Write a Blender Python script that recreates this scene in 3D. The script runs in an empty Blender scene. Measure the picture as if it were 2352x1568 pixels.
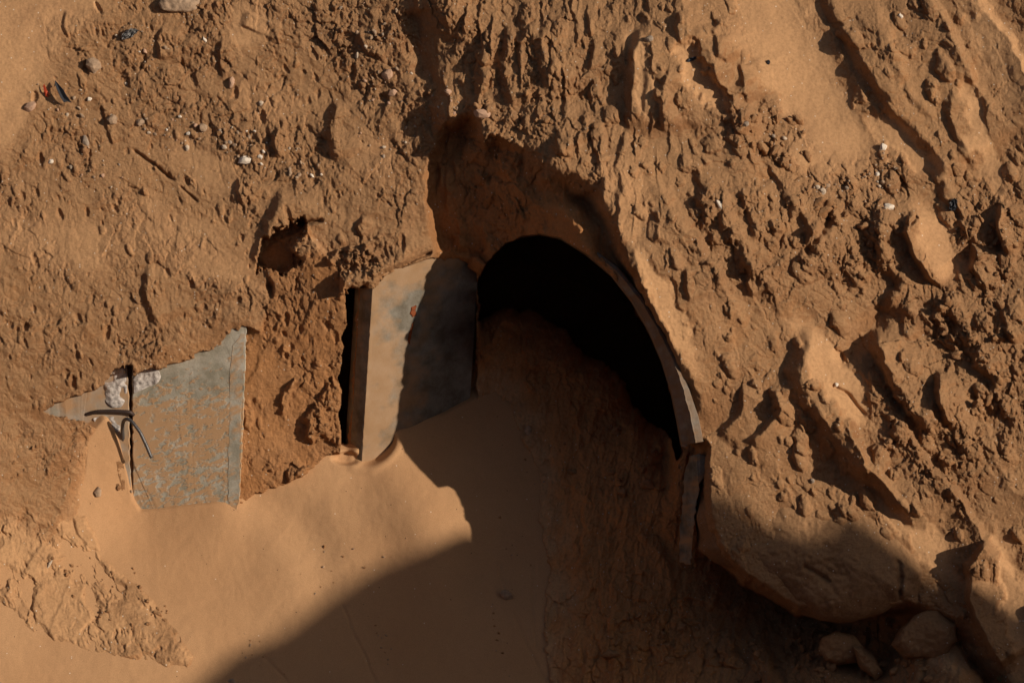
import bpy, bmesh, math, random, time
import numpy as np
from mathutils import Vector, Matrix
T0 = time.time()
sc = bpy.context.scene
C = sc.collection
F = np.float32

# ------------------------------------------------------------------ frame of reference
# The cut face is laid out in metres: x to the right, v up the face, w out of the face.
# Photo positions (2352 x 1568 reading of the photograph) are turned into metres with S.
S = 4.8 / 2352.0
PITCH = math.radians(35)
D = 12.0
ORG = Vector((0, 0, 3.2))
AX = Vector((1, 0, 0))
AV = Vector((0, math.sin(PITCH), math.cos(PITCH)))
AW = Vector((0, -math.cos(PITCH), math.sin(PITCH)))
MB = np.array([AX, AV, AW], dtype=np.float64)

def P(px, py, w):
    k = S * (D - w) / D
    return ORG + AX * ((px - 1176) * k) + AV * ((784 - py) * k) + AW * w

def Pn(px, py, w):
    k = S * (D - w) / D
    xx = (px - 1176) * k; vv = (784 - py) * k
    co = np.stack([xx, vv, w], -1).astype(np.float64) @ MB + np.array(ORG)
    return co

# ------------------------------------------------------------------ camera, sky, sun, exposure
cam = bpy.data.cameras.new('camera'); cam.lens = 36 * D / 4.8; cam.sensor_width = 36
cam.clip_end = 3000; cam.clip_start = 0.1
co = bpy.data.objects.new('camera', cam); C.objects.link(co); sc.camera = co
co.location = ORG + AW * D
co.rotation_euler = (math.radians(90) - PITCH, 0, 0)

OFF, UP = math.radians(55), math.radians(12)
LV = (math.sin(OFF) * math.cos(UP), math.sin(OFF) * math.sin(UP), math.cos(OFF))
SUN = (AX * LV[0] + AV * LV[1] + AW * LV[2]).normalized()
elev = math.asin(SUN.z); azim = math.atan2(SUN.x, SUN.y)

world = bpy.data.worlds.new('World'); sc.world = world; world.use_nodes = True
nt = world.node_tree
bg = nt.nodes['Background']
sky = nt.nodes.new('ShaderNodeTexSky'); sky.sky_type = 'NISHITA'; sky.sun_disc = False
sky.sun_elevation = elev; sky.sun_rotation = azim; sky.dust_density = 2.5; sky.air_density = 1.0; sky.ozone_density = 0.0
nt.links.new(sky.outputs[0], bg.inputs[0]); bg.inputs[1].default_value = 0.05

sun = bpy.data.lights.new('sun', 'SUN'); sun.energy = 5.0; sun.angle = math.radians(0.53)
sun.color = (1.0, 0.86, 0.70)
so = bpy.data.objects.new('sun', sun); C.objects.link(so)
so.rotation_euler = SUN.to_track_quat('Z', 'Y').to_euler(); so.location = ORG + SUN * 30

sc.view_settings.view_transform = 'Standard'; sc.view_settings.look = 'None'
sc.view_settings.gamma = 1; sc.view_settings.exposure = -0.23
sc.cycles.max_bounces = 6; sc.cycles.diffuse_bounces = 5

# ------------------------------------------------------------------ noise
def _tab(seed):
    r = np.random.RandomState(seed)
    a = r.rand(256, 256) * 2 * np.pi
    return np.cos(a).astype(F), np.sin(a).astype(F)
_tabs = {}
def perlin(x, y, seed=0):
    if seed not in _tabs: _tabs[seed] = _tab(seed)
    gx, gy = _tabs[seed]
    xi = np.floor(x); yi = np.floor(y)
    fx = (x - xi).astype(F); fy = (y - yi).astype(F)
    xi = xi.astype(np.int32) & 255; yi = yi.astype(np.int32) & 255
    x1 = (xi + 1) & 255; y1 = (yi + 1) & 255
    u = fx * fx * fx * (fx * (fx * 6 - 15) + 10); v = fy * fy * fy * (fy * (fy * 6 - 15) + 10)
    a = gx[xi, yi] * fx + gy[xi, yi] * fy
    b = gx[x1, yi] * (fx - 1) + gy[x1, yi] * fy
    c = gx[xi, y1] * fx + gy[xi, y1] * (fy - 1)
    d = gx[x1, y1] * (fx - 1) + gy[x1, y1] * (fy - 1)
    ab = a + (b - a) * u; cd = c + (d - c) * u
    return (ab + (cd - ab) * v) * 1.5

def fbm(x, y, wl, octv=4, seed=0, gain=0.5, ridged=False):
    out = 0; amp = 1.0; f = 1.0 / wl; tot = 0
    for o in range(octv):
        n = perlin(x * f + 17.3 * o, y * f - 9.1 * o, seed + o)
        if ridged: n = 1 - 2 * np.abs(n)
        out = out + n * amp; tot += amp; amp *= gain; f *= 2.03
    return out / tot

_wt = {}
def worley(x, y, wl, seed):
    """distance to nearest and second feature point, and a random value of the cell"""
    if seed not in _wt:
        r = np.random.RandomState(seed + 900); _wt[seed] = (r.rand(256, 256).astype(F), r.rand(256, 256).astype(F), r.rand(256, 256).astype(F))
    tx, ty, tv = _wt[seed]
    x = x / wl; y = y / wl
    xi = np.floor(x).astype(np.int32); yi = np.floor(y).astype(np.int32)
    fx = (x - xi).astype(F); fy = (y - yi).astype(F)
    f1 = np.full(x.shape, 9, F); f2 = np.full(x.shape, 9, F); val = np.zeros(x.shape, F)
    for i in (-1, 0, 1):
        for j in (-1, 0, 1):
            a = (xi + i) & 255; b = (yi + j) & 255
            d = (i + tx[a, b] - fx) ** 2 + (j + ty[a, b] - fy) ** 2
            near = d < f1
            f2 = np.where(near, f1, np.minimum(f2, d))
            val = np.where(near, tv[a, b], val)
            f1 = np.where(near, d, f1)
    return np.sqrt(f1), np.sqrt(f2), val

_ft = {}
def facets(x, y, wl, seed, tilt=.5, step=.35):
    """broken-earth relief: every cell of a warped mosaic is a small tilted plane of its own (height in units of wl)"""
    if seed not in _ft:
        r = np.random.RandomState(seed + 400); _ft[seed] = [r.rand(256, 256).astype(F) for _ in range(5)]
    tx, ty, ta, tb, tc = _ft[seed]
    x = x / wl; y = y / wl
    xi = np.floor(x).astype(np.int32); yi = np.floor(y).astype(np.int32)
    fx = (x - xi).astype(F); fy = (y - yi).astype(F)
    f1 = np.full(x.shape, 9, F); f2 = np.full(x.shape, 9, F); h = np.zeros(x.shape, F)
    for i in (-1, 0, 1):
        for j in (-1, 0, 1):
            a = (xi + i) & 255; b = (yi + j) & 255
            dx = fx - i - tx[a, b]; dy = fy - j - ty[a, b]
            d = dx * dx + dy * dy
            near = d < f1
            f2 = np.where(near, f1, np.minimum(f2, d)); f1 = np.where(near, d, f1)
            h = np.where(near, ((ta[a, b] - .5) * 2 * dx + (tb[a, b] - .5) * 2 * dy) * tilt + (tc[a, b] - .5) * step, h)
    e = np.sqrt(f2) - np.sqrt(f1)
    return h - .22 * np.exp(-e / .07)

def sawridge(u, v, wl, length, seed, rise=.16, thr=.05):
    """ridges running along v with a steep left side and a long fall to the right; each ridge comes and goes on its own"""
    t = u / wl + 1.1 * fbm(u, v / 2.5, wl * 3.2, 3, seed + 1) + .18 * fbm(u, v, wl * .7, 3, seed + 2)
    k = np.floor(t); f = (t - k).astype(F)
    amp = np.clip(perlin(k * 7.31 + .5, v / length + k * 3.7, seed + 4) * 1.6 + thr, 0, 1)
    ampn = np.clip(perlin((k + 1) * 7.31 + .5, v / length + (k + 1) * 3.7, seed + 4) * 1.6 + thr, 0, 1)
    return np.where(f < 1 - rise, amp * (1 - f / (1 - rise)) ** 1.4, ampn * sstep((f - 1 + rise) / rise))

def sstep(t):
    t = np.clip(t, 0, 1); return t * t * (3 - 2 * t)

# ------------------------------------------------------------------ shape tools
CX = np.arange(-900, 3300, 5.0); CY = np.arange(-900, 2700, 5.0)
CGX, CGY = np.meshgrid(CX, CY)
def sdf_poly(poly):
    """signed distance to a closed outline, positive inside, sampled on a coarse grid"""
    p = np.array(poly, float); n = len(p)
    best = np.full(CGX.shape, 1e12); inside = np.zeros(CGX.shape, bool)
    for i in range(n):
        a = p[i]; b = p[(i + 1) % n]; ab = b - a; L = max(ab @ ab, 1e-9)
        t = np.clip(((CGX - a[0]) * ab[0] + (CGY - a[1]) * ab[1]) / L, 0, 1)
        d = (CGX - a[0] - t * ab[0]) ** 2 + (CGY - a[1] - t * ab[1]) ** 2
        best = np.minimum(best, d)
        if a[1] != b[1]:
            c = ((a[1] > CGY) != (b[1] > CGY)) & (CGX < (b[0] - a[0]) * (CGY - a[1]) / (b[1] - a[1]) + a[0])
            inside ^= c
    return (np.sqrt(best) * np.where(inside, 1, -1)).astype(F)

def lookup(tab, x, y):
    fx = np.clip((x - CX[0]) / 5.0, 0, len(CX) - 1.001); fy = np.clip((y - CY[0]) / 5.0, 0, len(CY) - 1.001)
    xi = fx.astype(np.int32); yi = fy.astype(np.int32); fx = (fx - xi).astype(F); fy = (fy - yi).astype(F)
    a = tab[yi, xi]; b = tab[yi, xi + 1]; c = tab[yi + 1, xi]; d = tab[yi + 1, xi + 1]
    return (a + (b - a) * fx) * (1 - fy) + (c + (d - c) * fx) * fy

def tps(pts):
    p = np.array(pts, float); xy = p[:, :2] / 500.0; n = len(p)
    def k(r2): return 0.5 * r2 * np.log(r2 + 1e-9)
    A = np.zeros((n + 3, n + 3))
    A[:n, :n] = k(((xy[:, None] - xy[None]) ** 2).sum(-1)) + np.eye(n) * 0.01
    A[:n, n] = 1; A[:n, n + 1:] = xy; A[n, :n] = 1; A[n + 1:, :n] = xy.T
    sol = np.linalg.solve(A, np.concatenate([p[:, 2], [0, 0, 0]]))
    gx = CGX / 500.0; gy = CGY / 500.0
    out = sol[n] + sol[n + 1] * gx + sol[n + 2] * gy
    for i in range(n):
        out += sol[i] * k((gx - xy[i, 0]) ** 2 + (gy - xy[i, 1]) ** 2)
    return out.astype(F)

def polyline(x, y, pts):
    """signed distance (positive to the right of the line read top to bottom on the photo) and position 0..1 along it"""
    p = np.array(pts, float); seg = np.hypot(*(p[1:] - p[:-1]).T); cum = np.concatenate([[0], np.cumsum(seg)])
    best = np.full(x.shape, 1e9, F); sg = np.ones(x.shape, F); tt = np.zeros(x.shape, F)
    for i in range(len(p) - 1):
        a = p[i]; ab = p[i + 1] - a; L = ab @ ab
        t = ((x - a[0]) * ab[0] + (y - a[1]) * ab[1]) / L
        tc = np.clip(t, 0, 1)
        d = np.hypot(x - a[0] - tc * ab[0], y - a[1] - tc * ab[1])
        cr = (x - a[0]) * ab[1] - (y - a[1]) * ab[0]
        m = d < best
        best = np.where(m, d, best); sg = np.where(m, np.sign(cr), sg)
        tt = np.where(m, (cum[i] + tc * seg[i]) / cum[-1], tt)
    return best * sg, tt

# ------------------------------------------------------------------ control of the big forms (photo px, photo px, metres out of the face)
W_left = tps([(0,0,-.34),(500,0,-.28),(860,0,-.16),(970,0,-.06),(970,130,-.02),(975,250,.05),(985,400,.09),(0,500,-.10),(300,400,-.12),(500,550,0),(700,350,-.04),(880,300,.0),
              (1000,500,.10),(950,560,.15),(700,600,.08),(850,610,.15),(200,800,.06),(400,780,.08),(550,740,.07),(0,1000,.10),(150,1100,.09),
              (200,1300,.17),(0,1568,.45),(300,1568,.45),(800,900,0),(-900,0,-.3),(-900,2700,1.0),(0,2700,1.1),(-900,-900,-1.0),(900,-900,-.9)])
W_right = tps([(1000,0,.02),(1060,80,.08),(1020,250,.16),(1010,150,.06),(1120,150,.10),(1250,60,.10),(1250,300,.36),(1120,300,.26),(1290,420,.52),(1420,200,.26),(1500,150,.28),
               (1400,500,.57),(1500,600,.62),(1560,800,.67),(1620,1000,.68),(1700,700,.62),(1700,300,.36),(1750,50,.14),(1900,200,.22),
               (2050,350,.34),(1900,600,.52),(1900,900,.64),(2100,100,.20),(2300,100,.24),(2300,500,.42),(2200,800,.56),(2200,1100,.72),
               (2050,1150,.74),(1700,1020,.70),(2300,1400,.84),(2200,1560,.90),(1250,0,.02),(3300,0,.9),(3300,1200,1.5),(3300,2700,2.2),(1500,-900,-.9),(3300,-900,-.7),(2352,2700,1.6)])
W_ceil = tps([(1020,320,-.02),(1080,290,.0),(1005,450,.0),(1015,560,-.06),(1060,600,-.14),(1110,640,-.15),(1100,450,.04),(1160,420,.22),(1200,500,.22),
              (1160,560,.08),(1240,530,.3),(1300,500,.44),(1350,560,.49),(1400,600,.52),(1250,420,.42),(1090,720,-.4),(1200,700,.1)])
W_in = tps([(900,1000,-.3),(1130,905,-.44),(1110,760,-.34),(1105,700,-.30),(1120,850,-.38),(1200,715,-.48),(1300,790,-.44),(1420,860,-.34),(1540,1010,-.04),
            (1250,1000,-.32),(1400,1000,-.26),(1300,1200,-.06),(1450,1150,.04),(1560,1150,.16),(1560,1250,.1),(1300,1400,.12),(1500,1400,.24),(1650,1380,.22),(1720,1350,.05),(1780,1410,.10),
            (1300,1568,.30),(1600,1568,.48),(1850,1440,.18),(2000,1430,.26),(1850,1540,.58),(2000,1568,.70),(2150,1500,.82),(1300,2300,.9),(2100,2300,1.3),(900,2300,.9)])
W_red = tps([(600,620,.07),(620,750,.045),(700,650,.11),(640,640,.09),(780,700,.14),(600,900,-.03),(780,900,-.02),(600,1100,-.085),(760,1060,-.12),(690,560,.12)])
W_sand = tps([(900,995,-.25),(830,1070,-.19),(760,1050,-.14),(700,1095,-.11),(600,1135,-.08),(540,1152,-.045),(540,1185,-.03),(320,1180,-.07),(250,980,.0),
              (1000,960,-.32),(1130,905,-.43),(1060,1150,-.10),(1000,1250,-.01),(850,1150,-.10),(700,1200,-.045),(560,1250,-.01),(700,1300,.055),(400,1300,.05),
              (900,1350,.07),(1150,1300,.0),(1250,1200,-.12),(1250,1450,.17),(600,1568,.33),(900,1568,.30),(200,1350,.17),(0,1568,.48),
              (1300,1568,.28),(300,1480,.31),(100,2300,.95),(1200,2300,.93),(-300,1568,.55)])

# outlines
OUT_right = [(985,-900),(985,0),(1000,60),(1040,100),(1000,150),(1008,220),(1000,262),(1012,300),(1078,278),(1088,330),(1112,362),(1130,330),(1150,350),(1188,372),(1210,400),(1240,430),(1272,440),
             (1300,440),(1330,460),(1352,500),(1385,560),(1420,610),(1470,690),(1510,770),(1540,850),(1560,930),(1580,1020),(1610,1030),(1612,1200),(1640,1280),(1700,1330),
             (1830,1410),(2080,1400),(2140,1430),(2200,1480),(2260,1568),(2400,2700),(3300,2700),(3300,-900)]
OUT_void = [(1095,650),(1120,600),(1160,560),(1200,543),(1240,537),(1290,548),(1345,582),(1405,632),(1452,692),(1492,762),(1522,832),(1543,902),(1556,965),(1566,1040),
            (1556,1060),(1540,1010),(1500,968),(1450,925),(1438,880),(1400,838),(1330,790),(1270,742),(1220,714),(1150,705),(1112,730),(1100,740)]
OUT_ceil = [(1012,292),(1085,270),(1200,330),(1300,420),(1420,560),(1480,640),(1440,700),(1240,620),(1130,640),(1110,660),(1060,640),(1000,600),(1000,590),(985,470),(985,380)]
OUT_in = [(1100,640),(1115,650),(1200,600),(1470,700),(1600,1000),(1612,1200),(1640,1280),(1700,1330),(1830,1410),(2080,1400),(2140,1430),(2200,1480),(2260,1568),(2400,2700),(800,2700),(830,1100),(800,1040),(880,980),(1060,925),(1085,880),(1098,780)]
OUT_red = [(598,590),(625,560),(700,520),(730,560),(780,625),(800,660),(820,665),(820,1060),(760,1060),(720,1120),(555,1150),(540,1150),(540,780),(560,740),(600,760),(615,700),(620,650)]
OUT_sandarea = [(240,965),(262,1000),(285,1080),(300,1150),(318,1180),(545,1152),(600,1127),(650,1115),(700,1092),(730,1062),(758,1040),(800,1050),(905,985),(1020,955),(1130,900),(1170,930),(1200,1000),(1240,1080),
                (1240,1200),(1262,1300),(1250,1400),(1262,1568),(1300,2700),(-900,2700),(-900,1170),(0,1200),(50,1210),(105,1240),(135,1232),(150,1205),(172,1190),(182,1130),(200,1080),(205,1010)]
OUT_patchA = [(170,1190),(195,1195),(215,1225),(230,1262),(205,1258),(178,1225)]
OUT_midslab = [(800,660),(860,660),(885,630),(925,612),(992,588),(1060,600),(1118,640),(1135,905),(1030,960),(905,1000),(835,1064),(785,1056)]
OUT_gap = [(792,664),(822,664),(812,850),(796,1056),(774,1046),(783,1000),(778,950),(786,905),(780,870),(788,830),(784,780),(797,740),(790,700)]
OUT_panel = [(300,870),(318,858),(345,845),(368,848),(420,826),(470,806),(505,798),(518,770),(535,752),(566,750),(556,1160),(318,1184),(302,1172)]
OUT_frag = [(100,948),(130,925),(180,902),(235,882),(252,858),(262,844),(285,838),(291,852),(297,890),(300,940),(302,1000),(304,1178),(320,1180),(296,1140),(280,1070),(266,1005),(232,992),(205,966),(150,955)]
OUT_niche = [(606,556),(640,530),(690,505),(700,530),(672,575),(690,600),(640,622),(596,618),(582,604)]
SD = {k: sdf_poly(v) for k, v in dict(right=OUT_right, void=OUT_void, ceil=OUT_ceil, inn=OUT_in, red=OUT_red, sand=OUT_sandarea, mid=OUT_midslab, gap=OUT_gap,
                                     panel=OUT_panel, frag=OUT_frag, niche=OUT_niche, patchA=OUT_patchA).items()}
print('sdf', round(time.time() - T0, 1))

# planes of the concrete pieces (photo px -> metres out of the face)
def mid_edge(y): return 856 - 25 * (y - 660) / 400.0
def w_mid(x, y): return .19 - .36 * (y - 660) / 400.0 - .78 * (x - mid_edge(y)) * S
def w_panel(x, y): return .075 - .13 * (y - 760) / 400.0 - .05 * (560 - x) * S
def w_frag(x, y): return .082 - .13 * (y - 760) / 400.0 - .05 * (560 - x) * S

# soft masks
def blob(x, y, cx, cy, rx, ry, rot=0, soft=.35):
    c, s = math.cos(math.radians(rot)), math.sin(math.radians(rot))
    dx = x - cx; dy = y - cy
    u = (dx * c + dy * s) / rx; v = (-dx * s + dy * c) / ry
    r = np.sqrt(u * u + v * v)
    return sstep((1 + soft - r) / (2 * soft))

def sand_height(x, y):
    w = lookup(W_sand, x, y)
    r = np.sqrt(((x - 866) / 44.0) ** 2 + ((y - 1030 + (x - 866) * .45) / 34.0) ** 2)                     # scour hole at the foot of the wall panel
    w = w - .060 * sstep((1.12 - r) / .55) + .008 * np.exp(-((r - 1.3) / .25) ** 2)
    r = np.sqrt(((x - 796) / 36.0) ** 2 + ((y - 1052) / 17.0) ** 2)
    w = w - .045 * sstep((1.1 - r) / .6)
    for ln in ([(785,1380),(806,1440),(835,1500),(866,1575)], [(1146,1285),(1150,1330),(1162,1360)], [(1176,1395),(1210,1480),(1258,1575)], [(600,1500),(640,1540),(680,1590)], [(1230,1280),(1222,1400),(1235,1500)]):
        d_, t_ = polyline(x + 3 * fbm(x, y, 25, 2, 12), y, ln)
        w = w - .005 * np.exp(-(d_ / 3.5) ** 2) * (sstep(t_ / .1) * sstep((1 - t_) / .1))
    w = w + .060 * np.exp(-((polyline(x, y, [(860,1040),(930,1120),(980,1230),(990,1330)])[0]) / 85.0) ** 2) * sstep((1420 - y) / 200)
    w = w - .035 * np.exp(-((polyline(x, y, [(590,1150),(680,1190),(730,1280),(740,1400)])[0]) / 60.0) ** 2) * sstep((1450 - y) / 200)
    w = w + .012 * fbm(x, y, 420, 2, 5) + .0035 * fbm(x, y, 90, 2, 8) + .0018 * fbm(x, y, 22, 3, 9)
    return w

def scarp(W, x, y, pts, A, w1, w2, jit=10, seed=1, taper=.18):
    p = np.array(pts, float); m = 40 + w2 * 3
    sel = (x > p[:, 0].min() - m) & (x < p[:, 0].max() + m) & (y > p[:, 1].min() - m) & (y < p[:, 1].max() + m)
    xs = x[sel]; ys = y[sel]
    jx = fbm(xs, ys, 60, 3, 40 + seed) * jit; jy = fbm(xs, ys, 60, 3, 60 + seed) * jit
    d, t = polyline(xs + jx, ys + jy, pts)
    prof = np.where(d < w1, sstep(d / w1), np.exp(-(d - w1) / w2))
    end = sstep(t / taper) * sstep((1 - t) / taper)
    W[sel] += (A * .55 * prof * end).astype(F)

def groove(W, x, y, pts, A, width, jit=6, seed=1):
    p = np.array(pts, float); m = 30 + width * 3
    sel = (x > p[:, 0].min() - m) & (x < p[:, 0].max() + m) & (y > p[:, 1].min() - m) & (y < p[:, 1].max() + m)
    xs = x[sel]; ys = y[sel]
    d, t = polyline(xs + fbm(xs, ys, 40, 3, 80 + seed) * jit, ys + fbm(xs, ys, 40, 3, 70 + seed) * jit, pts)
    end = np.clip(sstep(t / .15) * sstep((1 - t) / .15), 0, 1)
    W[sel] -= (A * np.exp(-(d / width) ** 2) * end).astype(F)

def lump(W, x0, y0, gx, gy, cx, cy, a, b, rot, A, seed, sharp=.5):
    """a hard-edged lump (or pit when A < 0) added to the relief in a local window"""
    m = max(a, b) * 1.5
    i0, i1 = np.searchsorted(gx, [cx - m, cx + m]); j0, j1 = np.searchsorted(gy, [cy - m, cy + m])
    if i1 - i0 < 2 or j1 - j0 < 2: return
    X, Y = np.meshgrid(gx[i0:i1], gy[j0:j1])
    c, s = math.cos(rot), math.sin(rot)
    dx = X - cx; dy = Y - cy
    n = perlin(X / (a * .8) + seed, Y / (a * .8), 3 + seed % 5) * .35 + perlin(X / (a * .3) + seed, Y / (a * .3), 7) * .15
    r2 = ((dx * c + dy * s) / a) ** 2 + ((-dx * s + dy * c) / b) ** 2
    r = np.sqrt(r2) * (1 + n)
    W[j0:j1, i0:i1] += (A * np.clip(1 - r ** 2, 0, 1) ** sharp).astype(F)

def ins_m(a): return np.clip(a * 1.2, 0, 1)

def earth_height(x, y, gx, gy):
    wx = fbm(x, y, 120, 4, 11) * 22; wy = fbm(x, y, 120, 4, 15) * 22
    wx2 = fbm(x, y, 34, 3, 21) * 7; wy2 = fbm(x, y, 34, 3, 25) * 7
    X1 = x + wx * .5 + wx2; Y1 = y + wy * .5 + wy2
    L = lambda k: lookup(SD[k], X1, Y1)
    Ls = lambda k: lookup(SD[k], x, y)
    wl = lookup(W_left, x, y)
    wr = lookup(W_right, x, y)
    sdr = L('right')
    # ---------------- roughness masks
    right = sstep((x - 1000) / 60)
    smooth = np.zeros(x.shape, F)      # dry sand lying smoothly
    def addm(m): np.maximum(smooth, m, out=smooth)
    wob = fbm(x, y, 70, 4, 33)
    xs = x + wob * 45; ys = y + fbm(x, y, 70, 4, 37) * 45
    addm(blob(xs, ys, 20, 60, 110, 170, -12)); addm(blob(xs, ys, 10, 220, 60, 130, 10)); addm(blob(xs, ys, 120, -60, 140, 130))
    addm(blob(xs, ys, 575, 60, 60, 60, 20) * .7); addm(blob(xs, ys, 420, 560, 210, 70, 25) * .55); addm(blob(xs, ys, 130, 560, 150, 60, 15) * .6)
    addm(blob(xs, ys, 620, 240, 90, 40, 20) * .5); addm(blob(xs, ys, 470, 385, 100, 35, 35) * .6); addm(blob(xs, ys, 860, 380, 60, 50, 30) * .5)
    addm(blob(xs, ys, 700, 560, 50, 35, 0) * .6)
    addm(blob(xs, ys, 1850, 190, 75, 260, -33)); addm(blob(xs, ys, 2080, 340, 30, 110, -50)); addm(blob(xs, ys, 1790, 60, 90, 140, -20) * .8)
    addm(blob(xs, ys, 1880, 360, 60, 60, 0) * .7); addm(blob(xs, ys, 1610, 180, 28, 90, -35) * .9)
    addm(blob(xs, ys, 1475, 170, 28, 110, -8) * .8); addm(blob(xs, ys, 2300, 120, 60, 150, -25) * .6); addm(blob(xs, ys, 2260, 330, 30, 150, -15) * .8)
    addm(blob(xs, ys, 2160, 560, 45, 95, -25) * .9); addm(blob(xs, ys, 1920, 860, 40, 150, -35) * .75); addm(blob(xs, ys, 2120, 1240, 30, 160, -48) * .7)
    addm(blob(xs, ys, 2330, 1380, 30, 170, -10) * .8); addm(blob(xs, ys, 1440, 460, 60, 110, -25) * .45); addm(blob(xs, ys, 1530, 700, 25, 160, -25) * .7)
    addm(blob(xs, ys, 2180, 1500, 60, 45, 30) * .8)
    # ---------------- multi-scale relief
    vx = X1; vy = Y1
    n_big = fbm(x, y, 330, 3, 101)
    # diagonal grain of the right-hand face, vertical drip grain elsewhere
    a = math.radians(60); ca, sa = math.cos(a), math.sin(a)
    du = (vx * ca + vy * sa) / 2.6; dv = -vx * sa + vy * ca
    diag = sstep((x - 1350) / 350)
    n_diag = fbm(dv, du, 120, 4, 111, .5, True)
    n_vert = fbm(vx, vy / 2.4, 80, 4, 121, .5, True)
    n_iso = fbm(vx, vy, 70, 5, 131, .55)
    f1, f2, cv = worley(vx + wx, vy + wy, 46, 1)
    g1, g2, gv = worley(vx, vy / 1.5, 17, 2)
    g1b, g2b, gvb = worley(vx + 5, vy / 1.2, 8.5, 4)
    clod = np.clip(1 - f1 * 1.25, 0, 1) ** .7 * (cv > .35) * (.4 + cv)
    clod2 = np.clip(1 - (g1 * 1.35) ** 2, 0, 1) ** .5 * (gv > .45) * (.3 + gv)
    clod3 = np.clip(1 - (g1b * 1.35) ** 2, 0, 1) ** .5 * (gvb > .4)
    pits = np.clip(1 - g1b * 2.6, 0, 1) * (gvb < .22)
    lx_ = x * .80 + y * .60; ly_ = -x * .60 + y * .80
    crumb = np.clip(fbm(lx_ / 1.8, ly_, 150, 4, 141, .6) * 2.6 + .26 + .25 * sstep((420 - y) / 200), 0, 1)          # where the face is crumbly
    crumb = crumb * (1 - .6 * sstep((x - 1350) / 200))
    for cx_, cy_, rx_, ry_, ro_ in [(1800,330,190,70,30),(1900,430,120,90,10),(2230,760,130,260,-30),(2280,520,90,120,0),(1960,560,110,120,-20),(2000,420,160,50,-10),
                                    (2130,1000,110,190,-30),(1700,560,120,160,-30),(1230,180,150,190,0),(1190,250,120,90,0),(840,590,70,60,0),(700,560,60,50,0),
                                    (850,60,110,180,0),(600,330,200,80,20),(740,980,45,80,15),(330,780,60,60,0),(1880,1500,260,90,0),(1500,1450,160,120,0),(2290,900,90,160,-20),(1150,440,120,130,0)]:
        crumb = np.maximum(crumb, blob(xs, ys, cx_, cy_, rx_, ry_, ro_, .5))
    soft = 1 - .93 * smooth
    calm = 1 - .45 * sstep((900 - x) / 300)                            # left face is flatter
    n_long = fbm(dv, du / 1.5, 230, 3, 181, .45, True)
    strokes1, _, sv1 = worley(vx + wy * .3, (vy - vx * .25) / 3.0, 9, 6)
    strokes = np.clip(1 - strokes1 * 2.4, 0, 1) * (sv1 < .30)
    strokes2, _, sv2 = worley(vx, vy / 2.2, 6, 8)
    strokesb = np.clip(1 - strokes2 * 2.4, 0, 1) * (sv2 < .30)
    crumb = np.clip(crumb * (.75 + .9 * fbm(x, y, 55, 3, 145, .6)) , 0, 1) ** 1.2
    rough_l = np.clip(crumb, 0, 1)
    fa = facets(vx + wx * .4, vy / 1.35 + wy * .4, 92, 11); fb = facets(vx + wx2, vy / 1.4 + wy2, 38, 12)
    fc = facets(vx + wx2 * .6, vy / 1.4, 17, 13); fd = facets(vx + wx2 * .3, vy / 1.3, 8.5, 14, .6, .5)
    rr1 = sawridge(dv, du * 2.6, 150, 460, 201, .2, .12); rr2 = sawridge(dv, du * 2.6, 46, 150, 211)
    rv1 = sawridge(vx, vy, 74, 210, 221); rv2 = sawridge(vx, vy, 27, 90, 231)
    mid = sstep((x - 960) / 60) * (1 - diag)                          # the drip-shaped zone over the arch
    lft = 1 - sstep((x - 900) / 120)
    rel = .035 * n_big * calm
    rel += soft * calm * (.022 * diag * n_long + .010 * (1 - diag) * n_vert + .008 * n_iso)
    rel += soft * diag * (.088 * rr1 + .018 * rr2 * (.25 + crumb))
    rel += soft * mid * (.040 * rv1 + .022 * rv2)
    rel += soft * lft * (.010 * sawridge(vx + vy * .35, vy - vx * .35, 88, 170, 241) + .004 * rv2 * crumb + .010 * fbm(lx_ / 2.2, ly_, 60, 4, 245, .6))
    k_ = S * soft * (.18 + 1.05 * crumb) * (1 - .12 * lft)
    rel += k_ * (92 * .20 * fa * (.4 + .6 * crumb) + 38 * .34 * fb + 17 * .32 * fc + 8.5 * .30 * fd)
    rel += soft * crumb * (.006 * clod2 + .004 * clod3)
    fine = fbm(vx, vy / 1.3, 13, 3, 151, .65)
    rel += soft * (.0016 * clod3 * crumb + (.0014 + .0022 * crumb) * fine - (.005 * strokes + .0035 * strokesb) * np.clip(fbm(x, y, 130, 3, 247) * 2.2 + .35, 0, 1) - .007 * pits * crumb)
    rel += smooth * (.004 * fbm(x, y, 50, 3, 161) + .0012 * fbm(x, y, 9, 2, 162))
    # ---------------- left against right
    bw = 42 + 50 * sstep((y - 300) / 60) * sstep((620 - y) / 60) + 60 * sstep((y - 1380) / 60) * sstep((x - 1900) / 100)
    W = wl + (wr - wl) * sstep(sdr / bw + .4)
    W = W.astype(F)
    # named steps and ridges of the right-hand face
    s = lambda *a_, **k_: scarp(W, x, y, *a_, **k_)
    s([(1465,40),(1440,110),(1436,180),(1432,250),(1428,310)], .12, 20, 90, 8, 2)
    s([(1340,20),(1350,120),(1345,170)], .05, 14, 60, 10, 3)
    s([(1530,150),(1512,200),(1512,260),(1520,310)], .07, 12, 50, 6, 4)
    s([(1655,20),(1628,70),(1640,130),(1690,160)], .06, 14, 50, 8, 5)
    s([(1560,20),(1545,60),(1560,110)], .05, 12, 40, 8, 6)
    s([(1690,140),(1700,180),(1712,240)], .05, 12, 50, 6, 7)
    s([(1860,-60),(1890,30),(1930,105),(1975,175),(2025,250),(2085,320),(2140,385),(2160,420)], .085, 32, 130, 10, 8, taper=.06)
    s([(2110,390),(2150,430),(2200,520),(2250,600)], .07, 22, 80, 14, 9)
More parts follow.
